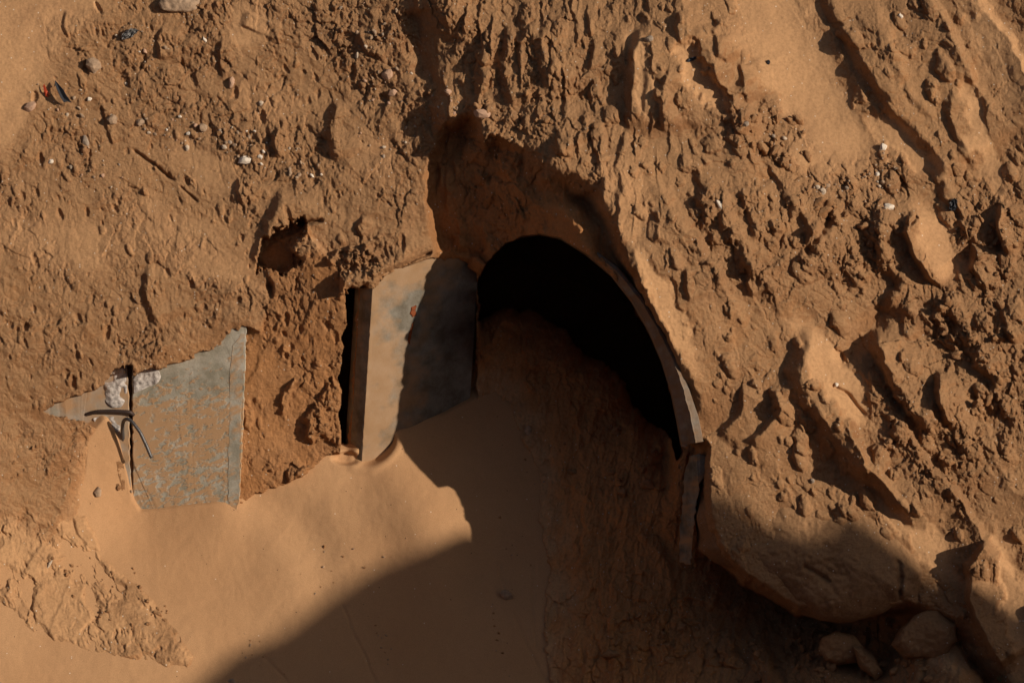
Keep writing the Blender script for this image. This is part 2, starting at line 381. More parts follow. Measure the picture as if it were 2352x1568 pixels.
    s([(2170,200),(2160,260),(2190,330),(2230,400)], .06, 20, 60, 12, 10)
    s([(1360,340),(1375,420),(1365,500)], .06, 18, 70, 8, 11)
    s([(1200,180),(1195,260),(1190,310)], .05, 16, 50, 8, 12)
    s([(1290,230),(1270,320),(1240,380)], .06, 20, 60, 8, 13)
    s([(1100,150),(1088,230),(1080,280)], .05, 18, 60, 8, 14)
    s([(1830,730),(1812,790),(1795,850),(1800,900),(1840,960),(1870,1020),(1920,1075),(1990,1125),(2060,1180),(2110,1250)], .15, 48, 120, 12, 15, taper=.1)
    s([(1715,600),(1708,650),(1725,690)], .08, 12, 26, 5, 16)
    s([(2000,740),(1990,790),(2010,850),(2045,905),(2080,960),(2130,1020)], .20, 30, 90, 12, 17)
    s([(2095,470),(2070,530),(2085,580),(2130,650),(2165,670)], .17, 14, 60, 8, 18)
    s([(1570,610),(1568,660),(1580,700)], .05, 12, 40, 6, 19)
    s([(1505,470),(1500,560)], .04, 14, 50, 6, 20)
    s([(1700,880),(1680,950),(1640,1000)], .06, 18, 60, 10, 21)
    s([(1760,880),(1780,940),(1740,990),(1700,1010)], .07, 14, 50, 8, 22)
    s([(1480,140),(1470,250),(1455,300)], .03, 14, 50, 6, 23)
    s([(1690,430),(1710,500),(1730,560)], .07, 18, 60, 10, 24)
    s([(2230,560),(2225,620),(2260,680)], .13, 16, 40, 10, 25)
    s([(2290,460),(2280,520),(2310,590)], .14, 14, 40, 10, 26)
    s([(2150,840),(2140,900),(2160,960),(2190,1000)], .14, 16, 40, 10, 27)
    s([(2080,690),(2060,740),(2080,790)], .05, 16, 50, 10, 28)
    s([(2290,700),(2300,760),(2330,800)], .08, 14, 50, 10, 29)
    s([(2262,1235),(2212,1290),(2214,1380),(2230,1430),(2262,1490),(2290,1540)], .17, 18, 70, 9, 30, taper=.06)
    s([(1440,560),(1450,620),(1480,690)], .04, 14, 40, 6, 31)
    s([(1330,250),(1335,330)], .04, 14, 50, 6, 32)
    s([(1590,440),(1610,520),(1640,580)], .05, 16, 60, 8, 33)
    s([(1870,500),(1840,560),(1820,600)], .07, 14, 60, 8, 34)
    s([(1520,330),(1600,450),(1690,600),(1780,720),(1830,790)], .085, 34, 150, 26, 51, taper=.35)
    s([(1960,470),(1990,560),(2040,660),(2010,740)], .12, 28, 110, 26, 52, taper=.3)
    s([(1700,330),(1790,450),(1850,560),(1880,640)], .075, 26, 120, 26, 53, taper=.3)
    s([(2120,660),(2180,760),(2250,860),(2300,980)], .11, 26, 110, 26, 54, taper=.3)
    s([(1240,20),(1225,120),(1240,220)], .10, 26, 90, 10, 55); s([(1150,40),(1140,160),(1160,260)], .09, 24, 80, 10, 56)
    s([(1380,560),(1470,700),(1560,860),(1620,990)], .07, 24, 80, 10, 57); s([(1930,20),(2010,110),(2080,230),(2170,330)], .05, 26, 120, 26, 58, taper=.35)
    s([(640,420),(600,520),(560,600)], .07, 26, 80, 10, 59); s([(760,220),(740,300),(760,380)], .06, 22, 70, 10, 60); s([(330,600),(320,680),(350,760)], .05, 20, 80, 10, 61)
    # left-hand face
    s([(370,55),(356,90),(362,140)], .05, 10, 36, 5, 35)
    s([(505,80),(498,130),(508,190)], .035, 8, 30, 4, 36)
    s([(150,20),(140,60),(150,90)], .03, 10, 60, 6, 37)
    s([(815,60),(812,90),(835,125),(890,150)], .05, 16, 40, 7, 38)
    s([(230,240),(240,290),(255,340)], .03, 8, 30, 5, 39)
    s([(632,280),(620,320),(630,370)], .05, 12, 30, 6, 40)
    s([(545,400),(535,440),(560,480)], .05, 12, 36, 6, 41)
    s([(560,20),(545,60)], .03, 20, 60, 6, 42)
    s([(830,490),(812,520),(826,550)], .05, 10, 22, 5, 43)
    s([(945,-10),(950,30)], .05, 14, 40, 5, 44)
    gr = lambda *a_, **k_: groove(W, x, y, *a_, **k_)
    gr([(300,340),(350,375),(405,420)], .025, 4, 4, 1); gr([(410,425),(455,465)], .015, 3, 3, 2)
    gr([(655,505),(700,512),(745,505)], .04, 4, 4, 3)
    gr([(905,634),(925,610),(960,590),(1000,578)], .04, 4, 2, 4)
    gr([(1905,880),(1950,910),(1990,960)], .02, 5, 4, 5)
    gr([(1840,590),(1880,540),(1915,490)], .05, 9, 6, 6)
    gr([(1920,840),(1950,800),(2010,745),(2040,690)], .06, 22, 8, 7)
    gr([(950,20),(962,120),(975,190)], .05, 22, 8, 8)
    gr([(2080,520),(2110,495)], .04, 5, 4, 9)
    gr([(620,640),(632,700),(628,770),(618,800)], .05, 10, 8, 10)
    # ---------------- recess above the arch
    sc_ = L('ceil')
    m = sstep(sc_ / 30 + .3) * (1 - sstep(sdr / bw + .5))
    W = W + (lookup(W_ceil, x, y) - W) * m
    # red earth behind the left-hand panels
    sr = L('red')
    m = sstep(sr / 10 + .5)
    W = W + (lookup(W_red, x, y) - W) * m
    m = sstep((L('niche') + fbm(x, y, 30, 4, 271, .6) * 22) / 12 + .5)
    W = W - .17 * m
    # ---------------- mound of earth inside the tunnel mouth
    si = Ls('inn') + wx2 * .8
    m = sstep(si / 12 + .5) * (1 - sstep(sdr / np.where(bw > 60, bw, 10) + .5))
    W = W + (lookup(W_in, x, y) - W) * m
    inside = m
    rel = rel * (1 - .15 * inside)
    streak = fbm(x + y * .25, (y - x * .25) / 5, 46, 4, 171, .6, True)
    rel += inside * (.020 * streak + .35 * S * (38 * fb * .5 + 17 * fc))
    W = W + rel.astype(F)
    # the void of the tunnel
    sv = Ls('void') + wx2 * .35
    low = sstep((y - 640) / 60) * sstep((1560 - x) / 40) * ins_m(inside)
    sv = sv + low * (fbm(x, y, 60, 4, 251) * 26 + fc * 5)
    W = W - (low * .25 * np.exp(np.minimum(sv, 0) / 30.0) + low * .10 * np.exp(np.minimum(sv, 0) / 90.0)).astype(F)
    W = np.where(sv > 0, np.minimum(W, -2.6 + .2 * n_big), W)
    # knob of crumbling earth hanging over the top of the wall panel
    kn = lookup(sdf_poly([(745,590),(800,560),(850,560),(905,600),(915,640),(885,660),(868,672),(845,668),(822,664),(800,655),(780,625),(755,612)]), X1 + wx2, Y1 + wy2)
    W = W + (sstep(kn / 14) * .020 + .045 * np.clip(fbm(x, y, 40, 4, 191, .6, True), -.3, 1) * (kn > 0)).astype(F)
    for po in ([(705,950),(735,905),(770,868),(783,880),(783,1010),(770,1030),(735,1000),(715,1020),(700,1000)], [(640,930),(660,880),(680,868),(668,930),(650,955)], [(560,930),(585,940),(575,990),(555,985)], [(655,1078),(720,1068),(735,1085),(690,1110),(660,1112)]):
        kk = lookup(sdf_poly(po), X1 + wx2 * .5, Y1 + wy2 * .5)
        W = W + (.018 * sstep(kk / 6) + (kk > 0) * (.010 * clod2 + .012 * fbm(x, y, 24, 4, 195, .6, True))).astype(F)
    lump(W, 0, 0, gx, gy, 1094, 612, 34, 20, math.radians(80), .10, 3, .6); lump(W, 0, 0, gx, gy, 1060, 560, 26, 16, math.radians(40), .05, 4, .6)
    # big random lumps and pits
    rnd = random.Random(5)
    W = np.ascontiguousarray(W)
    for i in range(900):
        cx_ = rnd.uniform(1020, 2352); cy_ = rnd.uniform(0, 1568)
        if cx_ < 1620 and cy_ > 420 + (cx_ - 1020) * .35: continue
        if smooth[min(len(gy) - 1, np.searchsorted(gy, cy_)), min(len(gx) - 1, np.searchsorted(gx, cx_))] > .45: continue
        r = 5 + 16 * rnd.random() ** 2.4
        rot = math.radians(60 + rnd.uniform(-30, 30)) if cx_ > 1450 else math.radians(90 + rnd.uniform(-18, 18))
        lump(W, 0, 0, gx, gy, cx_, cy_, r * rnd.uniform(1.0, 2.2), r, rot, r * S * rnd.uniform(.45, .95), i, .6)
    for i in range(900):
        cx_ = rnd.uniform(0, 1000); cy_ = rnd.uniform(0, 1000)
        r = 2.5 + 6 * rnd.random() ** 3
        if smooth[min(len(gy) - 1, np.searchsorted(gy, cy_)), min(len(gx) - 1, np.searchsorted(gx, cx_))] > .5: continue
        pos = rnd.random() < .55
        lump(W, 0, 0, gx, gy, cx_, cy_, r * rnd.uniform(1.1, 2.6), r, math.radians(80 + rnd.uniform(-25, 25)), r * S * (rnd.uniform(.4, .9) if pos else -rnd.uniform(.6, 1.2)), i, .6)
    # ---------------- contact with the sand drift
    ss = lookup(SD['sand'], x + wx2 * 1.3 + wx * .25, y + wy2 * 1.3 + wy * .25) + fbm(x, y, 16, 3, 285, .6) * 6
    ws = sand_height(x, y)
    lowleft = sstep((760 - x) / 60) * sstep((y - 930) / 40) * (1 - sstep(sr / 10 + .5))
    crust = ws + np.clip(-ss, 0, 30) * S * .30 + rel * 1.0 - .004
    W = W + (crust - W) * lowleft * sstep((ss + 260) / 120)
    W = np.where(ss > 0, np.minimum(W, ws - np.clip(ss, 0, 40) * S * .5 - .002 + rel * .15), W)
    lowmid = sstep((x - 1150) / 50) * sstep((1330 - x) / 60) * sstep((y - 900) / 50)
    W = W + (np.maximum(ws + .004, ws + np.clip(-ss, -30, 60) * S * .25 + rel * .6) - W) * lowmid * (ss < 0)
    pa = lookup(SD['patchA'], x + wx2, y + wy2)
    W = np.where(pa > -4, ws + np.clip(pa + 4, 0, 8) * .0016 + rel * .4, W)
    crustd = [[(95,1333),(141,1319),(190,1351),(214,1421),(190,1453),(169,1478),(148,1478),(116,1460),(88,1432),(70,1400),(74,1372)],
              [(267,1379),(316,1372),(352,1411),(383,1446),(380,1471),(352,1502),(323,1488),(299,1456),(281,1414)],
              [(390,1484),(405,1480),(436,1520),(425,1526)],
              [(222,1284),(240,1282),(290,1330),(344,1378),(336,1392),(280,1345)],
              [(0,1228),(30,1236),(56,1290),(50,1316),(20,1300),(-20,1290)],
              [(21,1361),(40,1366),(49,1390),(30,1386)],[(205,1350),(235,1360),(262,1400),(255,1412),(225,1385)],
              [(46,1214),(105,1245),(150,1280),(110,1300),(60,1270)],
              [(169,1189),(195,1190),(229,1258),(205,1262),(178,1228)]]
    reg = lookup(sdf_poly([(-60,1185),(60,1190),(150,1200),(200,1250),(250,1285),(345,1385),(440,1520),(410,1530),(300,1505),(180,1490),(90,1450),(30,1400),(-60,1340)]), x + wx, y + wy)
    cn = fbm(dv / 1.0, du * 1.2, 60, 5, 261, .6) * 60 + 4
    b = np.minimum(reg, cn + wx2)
    W = np.where(b > -6, np.maximum(W, ws + np.clip(b, -6, 9) * .0012 + rel * .9), W)
    for cp in crustd:
        b = lookup(sdf_poly(cp), x + wx2 * 1.4 + wx * .3, y + wy2 * 1.4 + wy * .3)
        W = np.where(b > -6, np.maximum(W, ws + np.clip(b, -6, 9) * .0015 + rel * .9), W)
    # ---------------- room for the concrete
    jag = fbm(x, y, 18, 3, 281, .6) * 7
    so_ = L('panel') + jag * (y < 900); wp = w_panel(x, y)
    near = sstep((so_ + 60) / 60) * (y < 930) * (sr < 0)
    W = np.where((so_ <= 0), W + (np.maximum(W, wp + .004 + np.clip(-so_, 0, 14) * .0009 + rel * .3) - W) * near, np.minimum(W, wp - .02))
    so_ = L('frag') + jag; wp = w_frag(x, y)
    near = sstep((so_ + 60) / 60) * (x < 300)
    W = np.where((so_ <= 0), W + (np.maximum(W, wp + .004 + np.clip(-so_, 0, 14) * .0012 + rel * .3) - W) * near, np.minimum(W, wp - .02))
    W = np.where((np.abs(x - 296 - wx2 * .3) < 9) & (y > 838) & (y < 1175), np.minimum(W, w_panel(x, y) - .07), W)
    sm = L('mid') + jag * (y < 800); wm = w_mid(np.maximum(x, mid_edge(y)), y)
    W = np.where(Ls('mid') > 3, np.minimum(W, np.where(x < 1096 + wx2, wm - .07, W)), W)
    W = np.where(L('gap') > 0, np.minimum(W, -.55), W)
    near = sstep((sm + 50) / 50) * (y < 675) * (x > 780) * (x < 1080)
    W = np.where(sm <= 0, W + (np.maximum(W, wm + .01 + np.clip(-sm, 0, 12) * .003 + rel * .5) - W) * near, W)
    smooth = np.maximum(smooth, inside * .95 * np.exp(-np.abs(ss) / 75) * (.8 + wob))
    smooth = np.maximum(smooth, sstep((reg + 30) / 40) * np.clip(.42 + 1.5 * fbm(x, y, 46, 4, 291, .6), 0, .8))
    smooth = np.maximum(smooth, sstep((x < 260) * (y > 930) * (40 + ss) / 60) * .6)
    inside = inside * (1 - .75 * sstep((x - 1540) / 160))  # painted bounce tint fades out under the boulder
    return W.astype(F), smooth, inside, np.maximum(sstep(sr / 10 + .5), 1.6 * sstep(sc_ / 40 + .5) * (1 - sstep(sdr / 60 + .5))), crumb, ss  # red recess earth, plus bounced light painted over the arch recess

# ------------------------------------------------------------------ grids
def axis_dense(a, b, step, lo, hi):
    mid = np.arange(a, b + step, step)
    left = []; s = step; x = a
    while x > lo: s *= 1.12; x -= s; left.append(x)
    right = []; s = step; x = mid[-1]
    while x < hi: s *= 1.12; x += s; right.append(x)
    return np.concatenate([np.array(left[::-1]), mid, np.array(right)])

def grid_mesh(name, gx, gy, W, mat, attrs=None, keep=None, smooth=True):
    X, Y = np.meshgrid(gx, gy)
    co = Pn(X, Y, W.astype(np.float64)).reshape(-1, 3)
    nx, ny = len(gx), len(gy)
    i = np.arange(nx - 1)[None] + np.arange(ny - 1)[:, None] * nx
    q = np.stack([i, i + nx, i + nx + 1, i + 1], -1).reshape(-1, 4)
    if keep is not None:
        kq = keep.reshape(-1)[q].any(-1); q = q[kq]
        used = np.zeros(len(co), bool); used[q.reshape(-1)] = True
        idx = np.cumsum(used) - 1; co = co[used]; q = idx[q]
        if attrs: attrs = {k: v.reshape(-1)[used] for k, v in attrs.items()}
    me = bpy.data.meshes.new(name)
    me.vertices.add(len(co)); me.vertices.foreach_set('co', co.astype(F).reshape(-1))
    me.loops.add(len(q) * 4); me.loops.foreach_set('vertex_index', q.reshape(-1).astype(np.int32))
    me.polygons.add(len(q)); me.polygons.foreach_set('loop_start', (np.arange(len(q)) * 4).astype(np.int32))
    me.polygons.foreach_set('loop_total', np.full(len(q), 4, np.int32))
    me.update(calc_edges=True)
    if smooth: me.polygons.foreach_set('use_smooth', np.ones(len(q), bool))
    for k, v in (attrs or {}).items():
        at = me.attributes.new(k, 'FLOAT', 'POINT'); at.data.foreach_set('value', np.ascontiguousarray(v.reshape(-1), F))
    me.materials.append(mat)
    o = bpy.data.objects.new(name, me); C.objects.link(o)
    return o

# ------------------------------------------------------------------ materials
def new_mat(name):
    m = bpy.data.materials.new(name); m.use_nodes = True
    n = m.node_tree; b = n.nodes['Principled BSDF']
    b.inputs['Roughness'].default_value = .95
    b.inputs['Specular IOR Level'].default_value = .15
    return m, n, b
def N(n, t, **k):
    o = n.nodes.new(t)
    for a, v in k.items(): setattr(o, a, v)
    return o
def noise(n, vec, scale, detail=5, rough=.6):
    o = N(n, 'ShaderNodeTexNoise'); o.inputs['Scale'].default_value = scale; o.inputs['Detail'].default_value = detail
    o.inputs['Roughness'].default_value = rough; n.links.new(vec, o.inputs['Vector']); return o.outputs['Fac']
def ramp(n, fac, stops):
    o = N(n, 'ShaderNodeValToRGB'); cr = o.color_ramp
    while len(cr.elements) < len(stops): cr.elements.new(.5)
    for e, (p, c) in zip(cr.elements, stops):
        e.position = p; e.color = (c[0], c[1], c[2], 1) if isinstance(c, (tuple, list)) else (c, c, c, 1)
    n.links.new(fac, o.inputs[0]); return o.outputs[0]
def mixc(n, fac, a, b, mode='MIX'):
    o = N(n, 'ShaderNodeMix', data_type='RGBA', blend_type=mode)
    for sck, v in ((o.inputs[0], fac), (o.inputs[6], a), (o.inputs[7], b)):
        if hasattr(v, 'links'): n.links.new(v, sck)
        elif isinstance(v, (tuple, list)): sck.default_value = (v[0], v[1], v[2], 1)
        else: sck.default_value = v
    return o.outputs[2]
def mth(n, op, a, b=None, clamp=False):
    o = N(n, 'ShaderNodeMath', operation=op); o.use_clamp = clamp
    for sck, v in ((o.inputs[0], a), (o.inputs[1], b)):
        if v is None: continue
        if hasattr(v, 'links'): n.links.new(v, sck)
        else: sck.default_value = v
    return o.outputs[0]
def bump(n, b, height, strength, dist):
    o = N(n, 'ShaderNodeBump'); o.inputs['Strength'].default_value = strength; o.inputs['Distance'].default_value = dist
    n.links.new(height, o.inputs['Height']); n.links.new(o.outputs[0], b.inputs['Normal']); return o
def pos(n): return N(n, 'ShaderNodeNewGeometry').outputs['Position']
def attr(n, name): return N(n, 'ShaderNodeAttribute', attribute_name=name).outputs['Fac']

SAND = (.46, .265, .132)
EARTH = (.42, .215, .096)
EARTH_D = (.29, .142, .063)
GREYE = (.37, .212, .117)
RED = (.55, .25, .092)  # raised so the mound and arch recess carry bounced light in their colour

def earth_material(name='earth', attrs=True, base=EARTH, dark=EARTH_D, sand=SAND, red=RED):
    m, n, b = new_mat(name); p = pos(n)
    n1 = noise(n, p, 2.2, 8, .62); n2 = noise(n, p, 9, 7, .65); n3 = noise(n, p, 70, 6, .72); n4 = noise(n, p, 300, 4, .75)
    col = mixc(n, ramp(n, n1, [(.38, 0), (.62, 1)]), dark, base)
    col = mixc(n, mth(n, 'MULTIPLY', ramp(n, n2, [(.45, 0), (.7, 1)]), .55), col, GREYE)
    # dust settled on faces that look up
    g = N(n, 'ShaderNodeNewGeometry'); sx = N(n, 'ShaderNodeSeparateXYZ'); n.links.new(g.outputs['Normal'], sx.inputs[0])
    up = ramp(n, mth(n, 'ADD', sx.outputs[2], mth(n, 'MULTIPLY', n2, .5)), [(.74, 0), (1.0, 1)])
    if attrs:
        sm = attr(n, 'smooth')
        ins = attr(n, 'inside'); rd = attr(n, 'redearth_bounce')
        col = mixc(n, mth(n, 'MAXIMUM', mth(n, 'MULTIPLY', ins, .95), mth(n, 'MULTIPLY', rd, .45)), col, red)
        dust_shade = mth(n, 'MULTIPLY', up, mth(n, 'SUBTRACT', 1.0, mth(n, 'MULTIPLY', mth(n, 'MAXIMUM', ins, rd), .7)))
        patch = mth(n, 'MULTIPLY', ramp(n, mth(n, 'ADD', mth(n, 'MULTIPLY', noise(n, p, 1.7, 7, .66), .7), mth(n, 'MULTIPLY', n2, .3)), [(.43, 0), (.58, 1)]), mth(n, 'SUBTRACT', .68, mth(n, 'MULTIPLY', mth(n, 'MAXIMUM', ins, rd), .5)))
        dust_shade = mth(n, 'MAXIMUM', dust_shade, patch)
        fac = mth(n, 'MAXIMUM', mth(n, 'MULTIPLY', dust_shade, .8), ramp(n, mth(n, 'ADD', sm, mth(n, 'MULTIPLY', n2, .5)), [(.45, 0), (.85, 1)]), True)
    else:
        fac = mth(n, 'MULTIPLY', up, .7)
    col = mixc(n, fac, col, sand)
    if attrs:
        cr_ = attr(n, 'crumb'); col = mixc(n, mth(n, 'MULTIPLY', mth(n, 'MULTIPLY', cr_, mth(n, 'SUBTRACT', 1.0, ins), True), .40), col, (.26,.138,.070))
    col = mixc(n, .5, col, ramp(n, n3, [(.3, .55), (.5, 1.0), (.72, 1.3)]), 'MULTIPLY')
    sp = N(n, 'ShaderNodeTexVoronoi'); sp.inputs['Scale'].default_value = 75; n.links.new(p, sp.inputs['Vector'])
    sel = mth(n, 'MULTIPLY', mth(n, 'LESS_THAN', sp.outputs['Distance'], .24), mth(n, 'GREATER_THAN', N_sep(n, sp.outputs['Color']), .955))
    col = mixc(n, sel, col, (.62, .53, .42))
    n.links.new(col, b.inputs['Base Color'])
    h = mth(n, 'ADD', mth(n, 'MULTIPLY', n3, .9), mth(n, 'MULTIPLY', n4, .55))
    h = mth(n, 'ADD', h, mth(n, 'MULTIPLY', n2, 1.2))
    bp = bump(n, b, h, .9, .014)
    if attrs:
        n.links.new(mth(n, 'SUBTRACT', .9, mth(n, 'MULTIPLY', sm, .78)), bp.inputs['Strength'])
    return m
def N_sep(n, c):
    s_ = N(n, 'ShaderNodeSeparateColor'); n.links.new(c, s_.inputs[0]); return s_.outputs[0]

def sand_material():
    m, n, b = new_mat('sand'); p = pos(n)
    n1 = noise(n, p, 1.6, 5, .5); n2 = noise(n, p, 420, 3, .7); n3 = noise(n, p, 14, 5, .6)
    col = mixc(n, ramp(n, n1, [(.3, 0), (.7, 1)]), (.435, .243, .12), (.485, .285, .147))
    col = mixc(n, .6, col, ramp(n, n2, [(.28, .5), (.5, 1), (.72, 1.4)]), 'MULTIPLY')
    col = mixc(n, mth(n, 'MULTIPLY', ramp(n, n3, [(.55, 0), (.75, 1)]), .18), col, (.33, .19, .10))
    vo = N(n, 'ShaderNodeTexVoronoi'); vo.inputs['Scale'].default_value = 42; n.links.new(p, vo.inputs['Vector'])
    rc = N_sep(n, vo.outputs['Color'])
    small = mth(n, 'LESS_THAN', vo.outputs['Distance'], .11)
    col = mixc(n, mth(n, 'MULTIPLY', small, mth(n, 'GREATER_THAN', rc, .95)), col, (.7, .62, .5))
    col = mixc(n, mth(n, 'MULTIPLY', small, mth(n, 'LESS_THAN', rc, .06)), col, (.10, .06, .04))
    n.links.new(col, b.inputs['Base Color'])
    h = mth(n, 'ADD', mth(n, 'MULTIPLY', n2, .6), mth(n, 'MULTIPLY', n3, .8))
    bump(n, b, h, .5, .006)
    return m

def concrete_material(name, sandy=.5, grey=(.235,.225,.17), pale=(.36,.345,.30), scale=16, soft=.06, stretch=1.7, dust_shade=False, mix=.88, ztop=None, dustcol=(.40,.235,.118)):
    m, n, b = new_mat(name); p = pos(n)
    ra = math.radians(24)
    def dotv(v):
        o_ = N(n, 'ShaderNodeVectorMath', operation='DOT_PRODUCT'); n.links.new(p, o_.inputs[0]); o_.inputs[1].default_value = v; return o_.outputs['Value']
    cb = N(n, 'ShaderNodeCombineXYZ')
    n.links.new(dotv(AX * math.cos(ra) + AV * math.sin(ra)), cb.inputs[0])
    n.links.new(dotv((AV * math.cos(ra) - AX * math.sin(ra)) * stretch), cb.inputs[1]); q = cb.outputs[0]
    n1 = noise(n, q, scale, 1.6, .55); n1b = noise(n, q, scale * 2.6, 2, .5); n2 = noise(n, p, 3.2, 6, .6); n3 = noise(n, p, 120, 4, .7); n5 = noise(n, p, 11, 5, .6)
    col = mixc(n, ramp(n, n5, [(.35, 0), (.65, 1)]), grey, pale)
    col = mixc(n, .5, col, ramp(n, n3, [(.3, .7), (.5, 1), (.7, 1.2)]), 'MULTIPLY')
    c_ = .62 - .24 * sandy
    f_ = mth(n, 'ADD', mth(n, 'MULTIPLY', n1, .45), mth(n, 'ADD', mth(n, 'MULTIPLY', n1b, .25), mth(n, 'MULTIPLY', n2, .30)))
    if ztop:
        sz = N(n, 'ShaderNodeSeparateXYZ'); n.links.new(p, sz.inputs[0]); f_ = mth(n, 'ADD', f_, mth(n, 'MINIMUM', mth(n, 'MULTIPLY', mth(n, 'SUBTRACT', ztop, sz.outputs[2]), .55), .045))
    if dust_shade: f_ = mth(n, 'ADD', f_, mth(n, 'SUBTRACT', mth(n, 'MULTIPLY', attr(n, 'dust_shade'), .34), .20))
    fac = ramp(n, f_, [(c_ - soft, 0), (c_ + soft, 1)])
    col = mixc(n, mth(n, 'MULTIPLY', fac, mix), col, dustcol)
    n.links.new(col, b.inputs['Base Color'])
    h = mth(n, 'ADD', mth(n, 'MULTIPLY', fac, .6), mth(n, 'MULTIPLY', n3, .25))
    bump(n, b, h, .6, .005); b.inputs['Roughness'].default_value = .85
    return m

def plain(name, c, rough=.8, sc_=40, var=.35, bs=.3, spec=.3, metal=0):
    m, n, b = new_mat(name); p = pos(n); n1 = noise(n, p, sc_, 5, .65)
    col = mixc(n, var, c, ramp(n, n1, [(.3, .35), (.5, 1), (.72, 1.5)]), 'MULTIPLY')
    n.links.new(col, b.inputs['Base Color']); b.inputs['Roughness'].default_value = rough
    b.inputs['Specular IOR Level'].default_value = spec; b.inputs['Metallic'].default_value = metal
    bump(n, b, n1, bs, .004); return m

M_earth = earth_material(); M_sand = sand_material()
M_clod = earth_material('clod_earth', False)
M_rock = earth_material('boulder_earth', False, (.36, .20, .10), (.27, .145, .072))

# ------------------------------------------------------------------ the cut earth face
STEP = 1.7
gx = axis_dense(-60, 2412, STEP, -2600, 5000); gy = axis_dense(-60, 1630, STEP, -2200, 3300)
X, Y = np.meshgrid(gx.astype(F), gy.astype(F))
W, sm_, ins_, red_, crumb_, ss_ = earth_height(X, Y, gx, gy)
print('relief', W.shape, round(time.time() - T0, 1))
def surf(px, py):
    i = min(max(np.searchsorted(gx, px), 1), len(gx) - 1); j = min(max(np.searchsorted(gy, py), 1), len(gy) - 1)
    w = float(W[j, i])
    ws = float(sand_height(np.array([[px]], F), np.array([[py]], F))[0, 0])
    return max(w, ws) if float(ss_[j, i]) > -6 else w
terrain = grid_mesh('terrain', gx, gy, W, M_earth, dict(smooth=sm_, inside=ins_, redearth_bounce=red_, crumb=crumb_), None, False)
terrain['kind'] = 'structure'
terrain['label'] = 'steep cut face of rough brown earth around the tunnel mouth'

# the sand drift lying against it
sx_ = axis_dense(-60, 1330, 2.6, -2600, 1420); sy_ = axis_dense(880, 1630, 2.6, 860, 3300)
SX, SY = np.meshgrid(sx_.astype(F), sy_.astype(F))
WS = sand_height(SX, SY)
WS = WS - np.clip(-lookup(SD['sand'], SX, SY) - 3, 0, 40) * S * .9
keep = lookup(SD['sand'], SX, SY) > -26
sand = grid_mesh('sand_slope', sx_, sy_, WS, M_sand, None, keep); sand['kind'] = 'structure'
sand['label'] = 'smooth drift of fine orange sand at the foot of the face'
print('meshes', round(time.time() - T0, 1))

# ------------------------------------------------------------------ object helpers
def link_mesh(name, bm, mat, parent=None, smooth=True):
    me = bpy.data.meshes.new(name); bm.to_mesh(me); bm.free()
    if smooth:
        for p_ in me.polygons: p_.use_smooth = True
    me.materials.append(mat)
    o = bpy.data.objects.new(name, me); C.objects.link(o)
    if parent: o.parent = parent
    return o
def tag(o, label=None, cat=None, group=None, kind=None):
    for k, v in (('label', label), ('category', cat), ('group', group), ('kind', kind)):
        if v: o[k] = v
    return o
def nz(v, f, seed=0):
    from mathutils import noise as mn
    return mn.noise(Vector(v) * f + Vector((seed * 3.1, seed * 1.7, seed * .9)))

def recentre(o):
    """put the origin of a free mesh at its middle"""
    n_ = len(o.data.vertices); a = np.zeros(n_ * 3, F); o.data.vertices.foreach_get('co', a); a = a.reshape(-1, 3)
    c = a.mean(0); o.data.vertices.foreach_set('co', (a - c).reshape(-1)); o.location = Vector(c.tolist()) ; o.data.update()
    return o

# slab cut to an outline: pts in photo px, wf gives the front surface, thick in metres (goes back along -w)
def slab(name, outline, wf, thick, mat, parent=None, step=9.0, rough=.002, edge_jit=2.0, skew=0.0, seed=0):
    p = []
    n_ = len(outline)
    rnd = random.Random(seed)
    for i in range(n_):
        a = np.array(outline[i], float); b = np.array(outline[(i + 1) % n_], float)
        k = max(1, int(np.hypot(*(b - a)) / step))
        for j in range(k):
            q = a + (b - a) * j / k
            p.append((q[0] + rnd.uniform(-1, 1) * edge_jit, q[1] + rnd.uniform(-1, 1) * edge_jit))
    cx_ = sum(q[0] for q in p) / len(p); cy_ = sum(q[1] for q in p) / len(p)
    bm = bmesh.new()
    def ring(shrink, back):
        r = []
        for (a, b) in p:
            dx, dy = cx_ - a, cy_ - b; L = math.hypot(dx, dy)
            a2 = a + dx / L * shrink; b2 = b + dy / L * shrink
            w = wf(a2, b2) - back + nz((a2 * .05, b2 * .05, back * 10), 1, seed) * rough
            r.append(bm.verts.new(P(a2 + skew * back / S, b2, w)))
        return r
    rings = [ring(thick * 60 + 8, thick), ring(0, thick), ring(0, thick * .5), ring(0, .006), ring(2.5, 0)]
    for r0, r1 in zip(rings[:-1], rings[1:]):
        for i in range(len(p)):
            j = (i + 1) % len(p)
            bm.faces.new((r0[i], r0[j], r1[j], r1[i]))
    f = bm.faces.new(rings[-1]); g = bm.faces.new(rings[0])
    bmesh.ops.triangulate(bm, faces=[f, g])
    bmesh.ops.recalc_face_normals(bm, faces=bm.faces)
    return link_mesh(name, bm, mat, parent, smooth=False)

